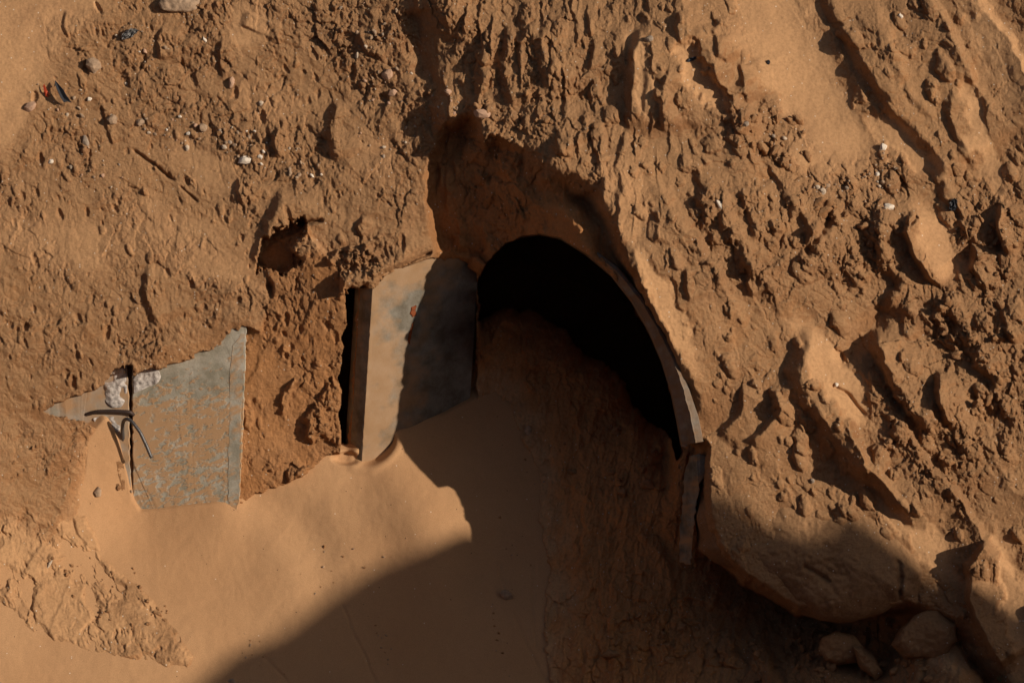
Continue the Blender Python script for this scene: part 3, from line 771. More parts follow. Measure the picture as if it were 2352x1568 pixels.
def tube(name, pts, rad, mat, parent=None, ribs=0, sides=10):
    bm = bmesh.new(); rings = []
    V = [Vector(p_) for p_ in pts]
    # resample
    out = []
    for i in range(len(V) - 1):
        k = max(1, int((V[i + 1] - V[i]).length / .006))
        for j in range(k): out.append(V[i].lerp(V[i + 1], j / k))
    out.append(V[-1]); 
    for _ in range(6):
        out = [out[0]] + [(out[i - 1] + out[i] * 2 + out[i + 1]) / 4 for i in range(1, len(out) - 1)] + [out[-1]]
    ref = AW.copy()
    for i, q in enumerate(out):
        t = (out[min(i + 1, len(out) - 1)] - out[max(i - 1, 0)]).normalized()
        a = t.cross(ref).normalized(); b = t.cross(a).normalized()
        r = rad * (1 + (.16 if ribs and i % 2 else 0))
        if i in (0, len(out) - 1): r *= .8
        rings.append([bm.verts.new(q + a * r * math.cos(2 * math.pi * k / sides) + b * r * math.sin(2 * math.pi * k / sides)) for k in range(sides)])
    for r0, r1 in zip(rings[:-1], rings[1:]):
        for k in range(sides): bm.faces.new((r0[k], r0[(k + 1) % sides], r1[(k + 1) % sides], r1[k]))
    bm.faces.new(rings[0][::-1]); bm.faces.new(rings[-1])
    return link_mesh(name, bm, mat, parent)

def empty(name, loc):
    o = bpy.data.objects.new(name, None); C.objects.link(o); o.location = loc; o.empty_display_size = .1; return o
def adopt(root, *kids):
    for k in kids:
        k.parent = root; k.matrix_parent_inverse = Matrix.Translation(-root.location)

# ------------------------------------------------------------------ rocks
def rock_from_outline(name, outline, w0, bulge, mat, seed=0, slope=(0, 0), nr=26, nth=120, rough=.012, rough2=.005, back=.25, flat=.42, back_off=0, cracks=(), smooth_outline=2):
    """closed stone: the outline seen in the face, domed out towards the viewer and rounded at the back"""
    p = np.array(outline, float); c = p.mean(0)
    seg = np.vstack([p, p[:1]]); d = np.hypot(*(seg[1:] - seg[:-1]).T); cum = np.concatenate([[0], np.cumsum(d)])
    t = np.linspace(0, cum[-1], nth, endpoint=False)
    ox = np.interp(t, cum, seg[:, 0]); oy = np.interp(t, cum, seg[:, 1])
    for _ in range(smooth_outline):
        ox = (np.roll(ox, 1) + 2 * ox + np.roll(ox, -1)) / 4; oy = (np.roll(oy, 1) + 2 * oy + np.roll(oy, -1)) / 4
    bm = bmesh.new()
    def vert(i, r, sgn):
        a = c[0] + (ox[i] - c[0]) * r; b = c[1] + (oy[i] - c[1]) * r
        dome = (1 - r ** 2.6) ** flat
        w = w0 + slope[0] * (a - c[0]) * S + slope[1] * (b - c[1]) * S
        w += dome * (bulge if sgn > 0 else -back)
        for ck in cracks:
            for (u0, v0), (u1, v1) in zip(ck[:-1], ck[1:]):
                tt = max(0, min(1, ((a - u0) * (u1 - u0) + (b - v0) * (v1 - v0)) / ((u1 - u0) ** 2 + (v1 - v0) ** 2)))
                dd = math.hypot(a - u0 - tt * (u1 - u0), b - v0 - tt * (v1 - v0)) + 3 * nz((a * .08, b * .08, 0), 1)
                if dd < 8 and sgn > 0: w -= .022 * (1 - max(dd, 0) / 8)
        q = P(a, b, w)
        n1 = nz(q, 2.2, seed) * rough * 1.8 + nz(q, 6, seed + 1) * rough + nz(q, 18, seed + 2) * rough2 * 1.3 + nz(q, 45, seed + 3) * rough2 * .8 + abs(nz(q, 30, seed + 5)) * rough2
        k = .0 if r >= .999 else 1.0
        d_ = Vector((ox[i] - c[0], -(oy[i] - c[1]), 0)); d_ = d_.normalized() if d_.length else d_
        q = q + AW * n1 * (1 if sgn > 0 else -1) * (.35 + .65 * k)
        q = q + (AX * d_.x + AV * d_.y) * nz(q, 9, seed + 7) * rough * 1.1 * r
        return bm.verts.new(q)
    rs = [math.sin(math.pi / 2 * (k / nr)) for k in range(1, nr + 1)]
    front = [[vert(i, r, 1) for i in range(nth)] for r in rs]
    cf = vert(0, 0, 1)
    bk = [[vert(i, r, -1) for i in range(nth)] for r in rs[2:-1:3]]; cb = vert(0, 0, -1)
    for i in range(nth):
        j = (i + 1) % nth
        bm.faces.new((cf, front[0][i], front[0][j]))
        for a, b in zip(front[:-1], front[1:]): bm.faces.new((a[i], b[i], b[j], a[j]))
        bm.faces.new((front[-1][i], bk[-1][i], bk[-1][j], front[-1][j]))
        for a, b in zip(bk[:-1], bk[1:]): bm.faces.new((a[i], a[j], b[j], b[i]))
        bm.faces.new((cb, bk[0][j], bk[0][i]))
    bmesh.ops.recalc_face_normals(bm, faces=bm.faces)
    return recentre(link_mesh(name, bm, mat, None, True))

# ------------------------------------------------------------------ concrete
ZT = P(440, 930, .03).z
M_conc = concrete_material('panel_concrete', .43, (.225,.205,.155), (.405,.370,.305), scale=20, soft=.04, stretch=2.0, ztop=ZT)
M_conc2 = concrete_material('wall_concrete', .55, (.27,.25,.205), (.36,.34,.30), 7, .09, 1.2)
M_wall = concrete_material('dust_shade_wall_concrete', .5, (.125,.107,.08), (.235,.215,.18), 8, .09, 1.2, dust_shade=True, mix=.66)  # dark base stands in for shade on the inner half
M_edge = concrete_material('edge_concrete', .30, (.24,.22,.172), (.40,.368,.308), 14, .07, 1.9)
M_frac = plain('fractured_concrete', (.43, .39, .36), .8, 70, .9, .9)
M_rebar = plain('rusty_steel', (.055, .036, .030), .55, 90, .5, .5, .4, .3)
M_rebar2 = plain('grey_steel', (.10, .095, .095), .45, 90, .5, .5, .5, .5)
M_rust = plain('rust_stain', (.22, .06, .02), .9, 60, .6, .4)

# left front panel
root = empty('concrete_segment', P(440, 1180, -.06))
tag(root, 'grey concrete panel streaked with orange sand, standing left of the red earth recess', 'concrete panel', None, 'thing')
face = slab('panel', [(303,800),(535,730),(566,745),(562,900),(556,1050),(550,1154),(540,1185),(320,1215),(306,1170),(304,1000)], w_panel, .075, M_conc, None, 9, .003, 1.6, 0, 3)
def wf_strip(a, b): return w_panel(a, b) + .0016
strip = slab('edge_strip', [(534,790),(556,762),(561,764),(557,900),(551,1050),(549,1150),(524,1152),(525,1000),(528,860)], wf_strip, .012, M_edge, None, 9, .001, 1.6, 0, 5)
fr = rock_from_outline('broken_face', [(306,868),(320,855),(345,842),(366,850),(372,866),(362,880),(340,888),(318,900),(307,905)], w_panel(330,870) + .0, .006, M_frac, 31, (0,-.14), 16, 70, .006, .008, .02, .5)
adopt(root, face, strip, fr)

# broken neighbour with its bars
root = empty('concrete_segment', P(260, 1170, -.05))
tag(root, 'cracked grey concrete panel half buried at the far left with two steel bars sticking out', 'concrete panel', None, 'thing')
face = slab('panel', [(60,900),(250,800),(288,815),(292,852),(295,890),(298,940),(298,1000),(301,1180),(318,1210),(250,1210),(180,1010),(60,990)], w_frag, .075, M_conc2, None, 9, .004, 1.6, 0, 7)
fr1 = rock_from_outline('broken_face', [(238,880),(252,860),(264,846),(284,842),(290,860),(293,890),(290,915),(278,935),(255,935),(242,918)], w_frag(270,890), .009, M_frac, 32, (.05,-.14), 18, 70, .006, .008, .03, .5)
fr2 = rock_from_outline('broken_face', [(212,960),(235,955),(262,956),(274,966),(276,985),(262,1000),(240,992),(222,978)], w_frag(245,975), .007, M_frac, 33, (0,-.14), 16, 60, .006, .008, .03, .5)
wfz = lambda px, py, d: P(px, py, w_frag(px, py) + d)
b1 = tube('steel_bar', [wfz(196,952,-.006), wfz(222,945,.010), wfz(262,944,.018), wfz(300,946,.018), wfz(307,953,.004)], .0085, M_rebar, None, 1)
b2 = tube('steel_bar', [wfz(283,1012,-.01), wfz(281,985,.03), wfz(283,966,.055), wfz(292,960,.075), wfz(304,968,.09), wfz(322,992,.10), wfz(336,1022,.10), wfz(348,1051,.098)], .0078, M_rebar2, None, 1)
adopt(root, face, fr1, fr2, b1, b2)

# wall panel at the mouth of the tunnel (its inner side and its end are seen)
def panel_mid():
    bm = bmesh.new(); ny, nx = 60, 40
    def edgex(y): return mid_edge(y) + 1.2 * nz((y * .11, 0, 0), 1) + .8 * nz((y * .4, 3, 0), 1)
    grid = []
    for j in range(ny + 1):
        row = []
        cols = [(-40, .13), (-39, .125), (-30, .075), (-15, .030), (-2.5, .003), (0, .001)] + [(238.0 * k / nx + 1.5, 0) for k in range(nx + 1)]
        for (dx, drop) in cols:
            yt = 640 - 60 * min(max(dx / 130.0, 0), 1)
            y = yt + (1125 - yt) * j / ny; ex = edgex(y); a = ex + dx
            w = w_mid(a, y) - drop + (.003 * nz((a * .03, y * .03, 1), 1) if dx > 5 else .002 * nz((a * .2, y * .2, 1), 1))
            if dx < 0: w = w_mid(ex, y) - drop
            row.append(bm.verts.new(P(a, y, w)))
        grid.append(row)
    back = []
    for j, row in enumerate(grid):
        for i in range(len(row) - 1):
            if j < ny: bm.faces.new((grid[j][i], grid[j + 1][i], grid[j + 1][i + 1], grid[j][i + 1]))
    # closed at the back
    A, Bv, Cc, Dd = grid[0][0], grid[ny][0], grid[ny][-1], grid[0][-1]
    b1_ = bm.verts.new(Dd.co - AW * .1); b2_ = bm.verts.new(Cc.co - AW * .1)
    bm.faces.new([r[-1] for r in grid] + [b2_, b1_])
    bm.faces.new([r[0] for r in grid][::-1] + [b1_, b2_])
    bm.faces.new(list(grid[0]) + [b1_]); bm.faces.new(list(grid[ny])[::-1] + [b2_])
    bmesh.ops.recalc_face_normals(bm, faces=bm.faces)
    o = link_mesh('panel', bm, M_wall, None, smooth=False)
    at = o.data.attributes.new('dust_shade', 'FLOAT', 'POINT')
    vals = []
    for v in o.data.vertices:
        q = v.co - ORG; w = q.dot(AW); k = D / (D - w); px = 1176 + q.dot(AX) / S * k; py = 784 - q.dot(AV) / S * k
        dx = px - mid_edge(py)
        vals.append(0.25 if dx < -1 else max(0, min(1, 1.15 - dx / 190.0 + .35 * max(0, (690 - py) / 80) - .55 * math.exp(-((py - 720) / 45) ** 2) * (dx < 110))))  # sand dust at the front fades inward into painted shade
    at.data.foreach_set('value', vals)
    return o
root = empty('concrete_segment', P(880, 1100, -.3))
tag(root, 'tall grey concrete wall panel standing in the sand at the left of the tunnel mouth', 'concrete panel', None, 'thing')
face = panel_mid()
st1 = slab('rust_stain', [(945,705),(957,700),(955,722),(948,730),(943,722)], lambda a, b: w_mid(a, b) + .004, .004, M_rust, None, 4, .001, 1.5, 0, 11)
st2 = slab('rust_stain', [(946,742),(952,738),(946,770),(940,790),(937,775)], lambda a, b: w_mid(a, b) + .004, .004, M_rust, None, 4, .001, 1.5, 0, 12)
adopt(root, face, st1, st2)

# arch segment: right-hand side of the mouth
ARCH = [(1040,760),(1062,690),(1090,640),(1115,598),(1155,560),(1198,543),(1240,537),(1290,548),(1345,582),(1405,632),(1452,692),(1492,762),(1522,832),(1543,902),(1556,965),(1566,1022)]
ARCHW = [-.45,-.36,-.26,-.15,.0,.1,.2,.32,.44,.52,.56,.60,.63,.65,.65,.64]
ARCHT = [20,20,18,16,14,14,14,15,17,20,23,27,32,38,42,44]   # width of the end face in px
def resample(vals, n_):
    t = np.linspace(0, len(vals) - 1, n_); return np.interp(t, np.arange(len(vals)), vals)
def arch_ring():
    n_ = 110
    ARCH_, ARCHW_, ARCHT_ = ARCH[3:], ARCHW[3:], ARCHT[3:]
    ax = resample([a[0] for a in ARCH_], n_); ay = resample([a[1] for a in ARCH_], n_); aw = resample(ARCHW_, n_); at_ = resample(ARCHT_, n_)
    bm = bmesh.new(); rows = []
    for i in range(n_):
        i0, i1 = max(i - 2, 0), min(i + 2, n_ - 1)
        tx, ty = ax[i1] - ax[i0], ay[i1] - ay[i0]; L = math.hypot(tx, ty); nx_, ny_ = ty / L, -tx / L     # outward normal
        jit = 2.2 * nz((i * .25, 0, 0), 1) + 1.2 * nz((i * .8, 5, 0), 1)
        t = at_[i] * .74; ex = 7 + 10 * min(max((i - 80) / 20.0, 0), 1)
        pts = [(-3, -.16), (0 + jit * .3, -.05), (1.5, -.002), (t * .5, t * .0009 + .004 * nz((i * .3, 1, 0), 1)), (t + jit, t * .0026), (t + 3 + jit, t * .0026 - .004), (t + ex, t * .0026 - .010), (t + ex + 6, -.06), (t + ex + 10, -.2)]
        row = []
        for (o_, dw) in pts:
            sh = 0
            row.append(bm.verts.new(P(ax[i] + nx_ * o_ + sh * 500, ay[i] + ny_ * o_, aw[i] + dw + .003 * nz((i * .5, o_ * .2, 2), 1))))
        rows.append(row)
    for i in range(n_ - 1):
        for k in range(len(rows[0])):
            k2 = (k + 1) % len(rows[0])
            bm.faces.new((rows[i][k], rows[i + 1][k], rows[i + 1][k2], rows[i][k2]))
    bm.faces.new(rows[0]); bm.faces.new(rows[-1][::-1])
    bmesh.ops.recalc_face_normals(bm, faces=bm.faces)
    return link_mesh('concrete_arch', bm, concrete_material('arch_concrete', .60, (.15,.115,.085), (.26,.235,.20), 9, .09, mix=.8, dustcol=(.21,.118,.062)), None, smooth=False)
arch = arch_ring()
tag(arch, 'curved concrete arch segment caked in earth, rimming the right side of the dark tunnel mouth', 'concrete arch')

# lower right post under the arch end
M_post = concrete_material('post_concrete', .40, (.10,.09,.072), (.24,.225,.19), 9, .08)
post = slab('concrete_post', [(1586,1046),(1600,1040),(1636,1050),(1628,1075),(1607,1112),(1600,1150),(1592,1230),(1586,1296),(1560,1290),(1564,1180),(1572,1090)],
            lambda a, b: .62 + min(0, a - 1602) * S * 2.2 - .15 * (b - 1040) * S, .10, M_post, None, 8, .004, 2.5, 0, 14)
recentre(post); tag(post, 'narrow grey concrete post end showing between the arch foot and the large boulder', 'concrete post')

b = rock_from_outline('boulder', [(1602,1262),(1598,1180),(1606,1110),(1640,1060),(1672,1008),(1730,985),(1800,1010),(1880,1075),(1960,1120),(2040,1165),(2110,1240),(2135,1320),(2122,1378),(2066,1392),(2030,1408),(1985,1420),
                                 (1930,1428),(1880,1422),(1830,1402),(1790,1372),(1740,1340),(1695,1312),(1650,1290)],
                      .57, .25, M_rock, 3, (.14, .26), 80, 340, .018, .005, .3, .36, 0, [[(2062,1290),(2070,1325),(2068,1360),(2072,1400)],[(1690,1098),(1760,1112),(1830,1150)],[(1850,1300),(1900,1330)]])
tag(b, 'huge smooth earthen boulder at lower right, half covered by a soft shadow', 'boulder')

# ------------------------------------------------------------------ unseen bank across the pit, its top outline shaped to throw the soft shadow
def bank():
    prof = [(-900,2500),(-350,1950),(223,1597),(360,1524),(489,1484),(650,1398),(808,1320),(978,1248),(1080,1216),(1125,1222),(1160,1322),(1205,1366),(1250,1345),(1300,1300),(1361,1262),(1395,1300),(1404,1360),(1400,1433),(1415,1510),(1497,1622),(1650,1850),(1900,2400)]
    d = 12.5
    xs_ = np.array([p_[0] for p_ in prof]); ys_ = np.array([p_[1] for p_ in prof])
    t = np.linspace(0, 1, 160); xi = np.interp(t * (len(prof) - 1), np.arange(len(prof)), xs_); yi = np.interp(t * (len(prof) - 1), np.arange(len(prof)), ys_)
    # across = horizontal direction pointing away from the sun side
    hz = Vector((SUN.x, SUN.y, 0)).normalized()
    bm = bmesh.new(); rows = []
    for i in range(len(xi)):
        top = ORG + AX * ((xi[i] - 1176) * S) + AV * ((784 - yi[i]) * S) + SUN * d
        row = []
        for k in range(-9, 10):
            u = k / 9.0
            off = hz * (u * (.5 + 4.5 * abs(u)))
            drop = max(0.0, abs(u)) ** 1.6 * (top.z + .3)
            # the sun-facing and far sides fall away faster than the sun ray so that the crest makes the outline
            q = top + off + Vector((0, 0, -drop - abs(u) * 2.2 * .0)) 
            if u > 0: q.z = min(q.z, top.z - u * (.5 + 4.5 * u) * -.0)
            q.z = max(q.z, -.3)
            if abs(u) > .05: q += Vector((nz(q, .8, 1), nz(q, .8, 2), nz(q, .8, 3) - .5)) * .25 * min(1, abs(u) * 2)
            row.append(bm.verts.new(q))
        rows.append(row)
    for a, b_ in zip(rows[:-1], rows[1:]):
        for k in range(len(a) - 1): bm.faces.new((a[k], a[k + 1], b_[k + 1], b_[k]))
    bmesh.ops.recalc_face_normals(bm, faces=bm.faces)
    return link_mesh('shadow_bank', bm, M_clod)
bk_ = bank(); tag(bk_, 'tall unseen earth bank shaped to throw the soft shadow', None, None, 'structure')

# unseen pit sides, added to cut sky fill: viewing bank and lower sides
def unseen_pit_sides():
    nphi, nr = 260, 120
    rr = np.concatenate([np.linspace(-1.0, 7, 90), 7 + np.cumsum(np.linspace(.4, 5, 30))])
    ph = np.radians(np.linspace(172, 368, nphi))          # from the left, past the camera side, to the right
    PH, RR_ = np.meshgrid(ph, rr)
    cx_, cy_ = 0.0, -1.0
    toe = (np.abs(np.cos(PH) / 9.3) ** 4 + np.abs(np.sin(PH) / 4.6) ** 4) ** -.25
    H = 5.4 + 3.1 * np.exp(-((PH - math.radians(270)) / .75) ** 2) - 2.0 * sstep((PH - math.radians(300)) / .7)
    x = (toe + RR_) * np.cos(PH); y = cy_ + (toe + RR_) * np.sin(PH)
    n_ = fbm((x * 100).astype(F), (y * 100).astype(F), 190, 5, 301, .55)
    z = -.45 + H * sstep((RR_ + .35 * n_) / 4.2) ** .8 + .25 * n_ * sstep(RR_ + .5) + .12 * np.clip(RR_ - 5, 0, 60)
    co = np.stack([x, y, z], -1).reshape(-1, 3); nx = nphi; ny = len(rr)
    i = np.arange(nx - 1)[None] + np.arange(ny - 1)[:, None] * nx
    q = np.stack([i, i + nx, i + nx + 1, i + 1], -1).reshape(-1, 4)
    me = bpy.data.meshes.new('unseen_pit_sides'); me.from_pydata(co.tolist(), [], q.tolist()); me.update()
    me.polygons.foreach_set('use_smooth', np.ones(len(q), bool)); me.materials.append(M_sand)
    o = bpy.data.objects.new('unseen_pit_sides', me); C.objects.link(o); return o
tag(unseen_pit_sides(), 'unseen sides of the dug pit, added behind and beside the viewer to cut sky light', None, None, 'structure')

# pit floor out to the horizon
bm = bmesh.new()
for q in ((-600, -900), (600, -900), (600, 900), (-600, 900)): bm.verts.new((q[0], q[1], -.25))
bm.faces.new(bm.verts)
gnd = link_mesh('ground', bm, M_sand, None, False); tag(gnd, None, None, None, 'structure')

# ------------------------------------------------------------------ loose stones
def stone_mesh(name, seed, mat, sub=2, ang=.25):
    bm = bmesh.new(); bmesh.ops.create_icosphere(bm, subdivisions=sub, radius=1)
    for v in bm.verts:
        k = 1 + ang * nz(v.co, 1.2, seed) * 1.6 + ang * .5 * nz(v.co, 3, seed + 5)
        v.co = v.co * k
    # flat facets
    r = random.Random(seed)
    for _ in range(5):
        d = Vector((r.uniform(-1, 1), r.uniform(-1, 1), r.uniform(-1, 1))).normalized(); h = r.uniform(.62, .85)
        for v in bm.verts:
            e = v.co.dot(d) - h
            if e > 0: v.co -= d * e * .85
    me = bpy.data.meshes.new(name); bm.to_mesh(me); bm.free()
    for p_ in me.polygons: p_.use_smooth = sub > 2
    me.materials.append(mat); return me
M_pale = plain('pale_stone', (.47, .375, .28), .8, 60, .35, .4)
M_white = plain('white_stone', (.68, .60, .50), .75, 60, .25, .4)
M_pink = plain('pinkish_stone', (.43, .27, .18), .8, 60, .3, .3)
M_greys = plain('grey_stone', (.29, .225, .17), .8, 60, .35, .4)
M_conglo = plain('rubble_stone', (.34, .235, .155), .9, 45, .6, .8)
protos = {}
for nm, mt in (('pale', M_pale), ('white', M_white), ('pink', M_pink), ('grey', M_greys), ('conglo', M_conglo)):
    protos[nm] = [stone_mesh('pebble', 10 + k * 3 + len(nm), mt, 2, .35 if nm == 'white' else .22) for k in range(4)]
protos['clod'] = [stone_mesh('earth_clod', 50 + k, M_clod, 3, .5) for k in range(6)]
RR = random.Random(77)
def put(name, key, px, py, r_px, label, cat, group=None, asp=(1, .8, .6), rot=None, sink=.5, k=None):
    me = protos[key][RR.randrange(len(protos[key])) if k is None else k]
    o = bpy.data.objects.new(name, me); C.objects.link(o)
    r = r_px * S
    o.location = P(px, py, surf(px, py) + r * asp[2] * (1 - sink * 1.3))
    base = Matrix((AX, AV, AW)).transposed().to_4x4()
    o.rotation_euler = (base @ Matrix.Rotation(RR.uniform(0, 6.28) if rot is None else math.radians(rot), 4, 'Z')).to_euler()
    o.scale = (r * asp[0], r * asp[1], r * asp[2])
    tag(o, label, cat, group); return o

named = [
 ('pebble','white',117,371,7,'small white angular stone alone on the plain earth at far left','stone',(1,.9,.6),20),
 ('pebble','white',563,368,14,'white topped stone in the gravel band between the upper left clods','stone',(1.2,.8,.7),10),
 ('pebble','pale',430,340,8,'pale wedge shaped pebble in the gravel above the long crack','pebble',(.8,1,.6),0),
 ('pebble','pale',515,338,8,'cream flat pebble just left of the white topped stone','pebble',(1,.7,.5),-20),
 ('stone','pink',532,190,10,'upright oval pinkish stone on the left face below the drip ridge','stone',(.75,1.5,.7),-8),
 ('stone','pink',889,172,14,'round pinkish cobble at the left of the dark gully','stone',(1,.95,.7),0),
 ('stone','pink',902,214,10,'smaller pinkish cobble just below the round one by the gully','stone',(1.1,.8,.6),10),
 ('stone','pink',1030,212,9,'pink round pebble on the right lip of the gully','pebble',(1,1,.7),0),
 ('stone','pink',1108,262,16,'whitish lumpy stone stuck under the gully lip','stone',(1.4,.7,.6),-10),
 ('stone','pink',70,245,14,'smooth pinkish stone at the edge of the upper left sand','stone',(1.3,.8,.6),35),
 ('stone','grey',196,326,12,'grey green oval stone set in the earth at upper left','stone',(.7,1.3,.4),20),
 ('stone','conglo',215,150,18,'brown clod sized stone with a dark shaded left side, upper left','stone',(1,1.1,.8),0),
 ('stone','conglo',258,275,13,'stubby grey stone capping a short earth pillar, upper left','stone',(1,.9,.8),0),
 ('stone','conglo',322,281,11,'blunt grey stone right of the short earth pillar','stone',(1.1,.8,.8),15),
 ('stone','conglo',466,292,11,'small knob of stone in the gravel band','stone',(1,1,.8),0),
 ('stone','white',470,92,6,'bright white chip below the drip shaped clods at upper left','stone chip',(.7,1.3,.6),20),
 ('stone','pale',290,193,5,'small round cream shell like pebble above the gravel','pebble',(1,1,.5),0),
 ('stone','pale',600,238,7,'pale round pebble in the shallow hollow at upper left','pebble',(1,1,.5),0),
 ('stone','grey',880,360,5,'small round grey pebble on the face left of the tunnel recess','pebble',(1,1,.8),0),
 ('stone','pale',820,128,6,'cream oval pebble left of the gully','pebble',(.7,1.3,.6),0),
 ('stone','white',1656,472,11,'flat cream stone lying alone right of the arch crown','stone',(.6,1.4,.4),35),
 ('stone','white',2030,338,9,'white angular stone at the foot of the smooth sand chute','stone',(1,1,.8),10),
 ('stone','white',2015,400,6,'small square white stone below the sand chute','stone',(1,1,.7),30),
 ('stone','white',2041,475,11,'crumbly white stone low in the gravel fan, right side','stone',(1.2,.8,.7),0),
 ('stone','pale',1890,440,9,'pale stone in rubble left of the gravel fan','stone',(1,1,.7),0),
 ('stone','pale',1878,430,7,'small pale stone above the pale stone in the rubble','stone',(1,.8,.7),0),
 ('stone','white',2068,37,6,'little white stone high on the right-hand block','stone',(1,1,.6),0),
 ('stone','grey',1490,90,10,'grey cobble beside the smooth ledge at top right of centre','stone',(1.1,.8,.7),0),
 ('stone','grey',1712,285,8,'grey stone at the left edge of the rubble patch','stone',(1.1,.8,.7),0),
 ('stone','grey',1945,432,6,'grey pebble on the line of pebbles crossing under the sand chute','pebble',(1,.8,.7),0),
 ('stone','pale',2020,428,5,'pale pebble on the left of the gravel fan','pebble',(1,.8,.7),0),
 ('stone','pale',2033,478,5,'pale pebble touching the crumbly white stone','pebble',(1,.8,.7),0),
 ('stone','white',1922,883,5,'tiny square pale stone in the hollow above the large boulder','stone',(1,1,.8),20),
 ('stone','grey',1866,1104,6,'small grey stone on the earth just above the large boulder','stone',(1,1,.8),0),
 ('stone','conglo',1163,1367,15,'fist sized pale stone on the shaded sand, centre bottom','stone',(1.1,.9,.7),-20),
 ('stone','conglo',1213,990,11,'small stone at the edge of the shaded sand inside the tunnel mouth','stone',(.9,1.2,.7),0),
 ('stone','pale',1573,1021,9,'pale chip of concrete at the broken foot of the arch','concrete chip',(1.2,.7,.7),0),
 ('stone','conglo',535,1565,6,'small stone on the lit sand at the bottom edge','stone',(1.2,.8,.7),0),
 ('stone','pale',113,1295,8,'pale elongated pebble on the crusty patch at lower left','pebble',(.5,1.6,.6),-30),
 ('stone','conglo',225,1130,9,'dark round clod on the sand tongue left of the panels','earth clod',(1,1.3,.8),0),
 ('stone','conglo',302,1128,3,'speck of stone beside the foot of the broken panel','stone',(1,1.3,.8),0),
 ('stone','clod',272,1118,7,'brown nub of earth on the sand tongue beside the broken panel','earth clod',(1,1.2,.6),0),
 ('stone','clod',362,1408,8,'lone earth crumb on the lit sand at lower left','earth clod',(1,1,.6),0),
 ('stone','clod',340,1432,5,'smaller earth crumb under the lone crumb at lower left','earth clod',(1,1,.6),0),
 ('stone','grey',530,1562,5,'grey speck of stone on the sand near the bottom edge','stone',(1.6,.8,.5),10),
]
for (nm, key, px, py, r, lab, cat, asp, rot) in named:
    put('stone' if cat == 'stone' else cat.replace(' ', '_'), key, px, py, r, lab, cat, None, asp, rot)

def scatter(n_, zones, name, keys, rmin, rmax, label, cat, group, power=2.5, sink=.35, asp=None):
    tot = sum(z[2] * z[3] for z in zones); i = 0; guard = 0
    while i < n_ and guard < n_ * 30:
        guard += 1
        u = RR.random() * tot; acc = 0
        for z in zones:
            acc += z[2] * z[3]
            if acc >= u: break
        th = RR.uniform(0, 6.283); rr = math.sqrt(RR.random()); c, s_ = math.cos(math.radians(z[4])), math.sin(math.radians(z[4]))
        dx, dy = z[2] * rr * math.cos(th), z[3] * rr * math.sin(th)
        px, py = z[0] + dx * c - dy * s_, z[1] + dx * s_ + dy * c
        if not (0 < px < 2352 and 0 < py < 1568): continue
        r = rmin + (rmax - rmin) * RR.random() ** power
        a = asp or (RR.uniform(.8, 1.3), RR.uniform(.6, 1.0), RR.uniform(.5, .9))
        put(name, RR.choice(keys), px, py, r, label, cat, group, a, None, sink); i += 1
def zones(name, keys, rmin, rmax, cat, group, power, sink, what, zs):
    for (n_, where, z) in zs:
        scatter(n_, [z], name, keys, rmin, rmax, what + ' ' + where, cat, group, power, sink)
zones('pebble', ['pale','grey','conglo','white','pink','conglo','conglo'], 2, 6.5, 'pebble', 'pebbles in the gravelly upper left face', 2.2, .45, 'small gritty pebble', [
    (30, 'in the gravel band round the white topped stone', (560,330,70,45,22)), (18, 'at the right end of the upper left gravel band', (690,370,60,40,22)),
    (22, 'in the gravel left of the long crack', (400,290,80,40,15)), (14, 'near the foil wrapper at upper left', (300,100,90,50,15)),
    (14, 'around the black and red plastic scraps', (130,220,80,60,20)), (14, 'below the grey green oval stone', (200,380,100,40,20))])
zones('pebble', ['conglo','pink','grey','pale','conglo'], 2, 6, 'pebble', 'pebbles left of the gully', 2.5, .35, 'small pebble', [
    (22, 'in the earth near the top edge, left of the gully', (850,50,90,60,0)), (18, 'around the pinkish cobbles left of the gully', (890,190,60,60,0)),
    (14, 'below the pinkish cobbles by the gully', (900,310,80,50,0)), (14, 'stuck on the right lip of the dark gully', (1010,230,45,60,0))])
zones('pebble', ['conglo','grey','clod','pale','clod','conglo'], 2.5, 7, 'pebble', 'pebbles under the sand chute', 2.5, .35, 'small pebble', [
    (24, 'on the line of pebbles crossing below the sand chute', (1960,410,110,10,-14)), (14, 'in the gravel fan left of the crumbly white stone', (2030,450,50,40,-10)),
    (8, 'at the foot of the sand chute by the white angular stone', (2035,360,35,12,50)), (14, 'in the rubble patch beside the smooth sand tongue', (1800,340,80,50,20))])
zones('earth_clod', ['clod'], 4, 13, 'earth clod', 'loose clods on the right-hand face', 2.2, .3, 'loose crumb of brown earth', [
    (26, 'in the rubble patch left of the sand chute', (1780,310,90,60,30)), (20, 'under the line of pebbles below the sand chute', (1900,470,100,50,0)),
    (20, 'on the broken earth at the far right, mid height', (2280,560,60,100,0)), (30, 'on the dark crumbly slope below the smooth right-hand block', (2230,760,110,90,0)),
    (20, 'low on the broken slope at far right', (2260,920,70,80,0)), (20, 'on the slope above and right of the large boulder', (2150,1050,80,90,-30)),
    (14, 'among the clods above the hollow right of the arch', (1980,600,70,80,0))])
zones('earth_clod', ['clod'], 3, 8, 'earth clod', 'crumbs of earth above the recesses', 2.2, .35, 'crumb of brown earth', [
    (30, 'on the hanging lobes above the tunnel mouth', (1180,240,110,100,0)), (18, 'on the knob hanging over the wall panel', (840,600,55,40,0)),
    (10, 'above the niche left of the wall panel', (680,540,45,30,0)), (14, 'on the rough patch of the red earth recess', (745,960,25,60,15))])
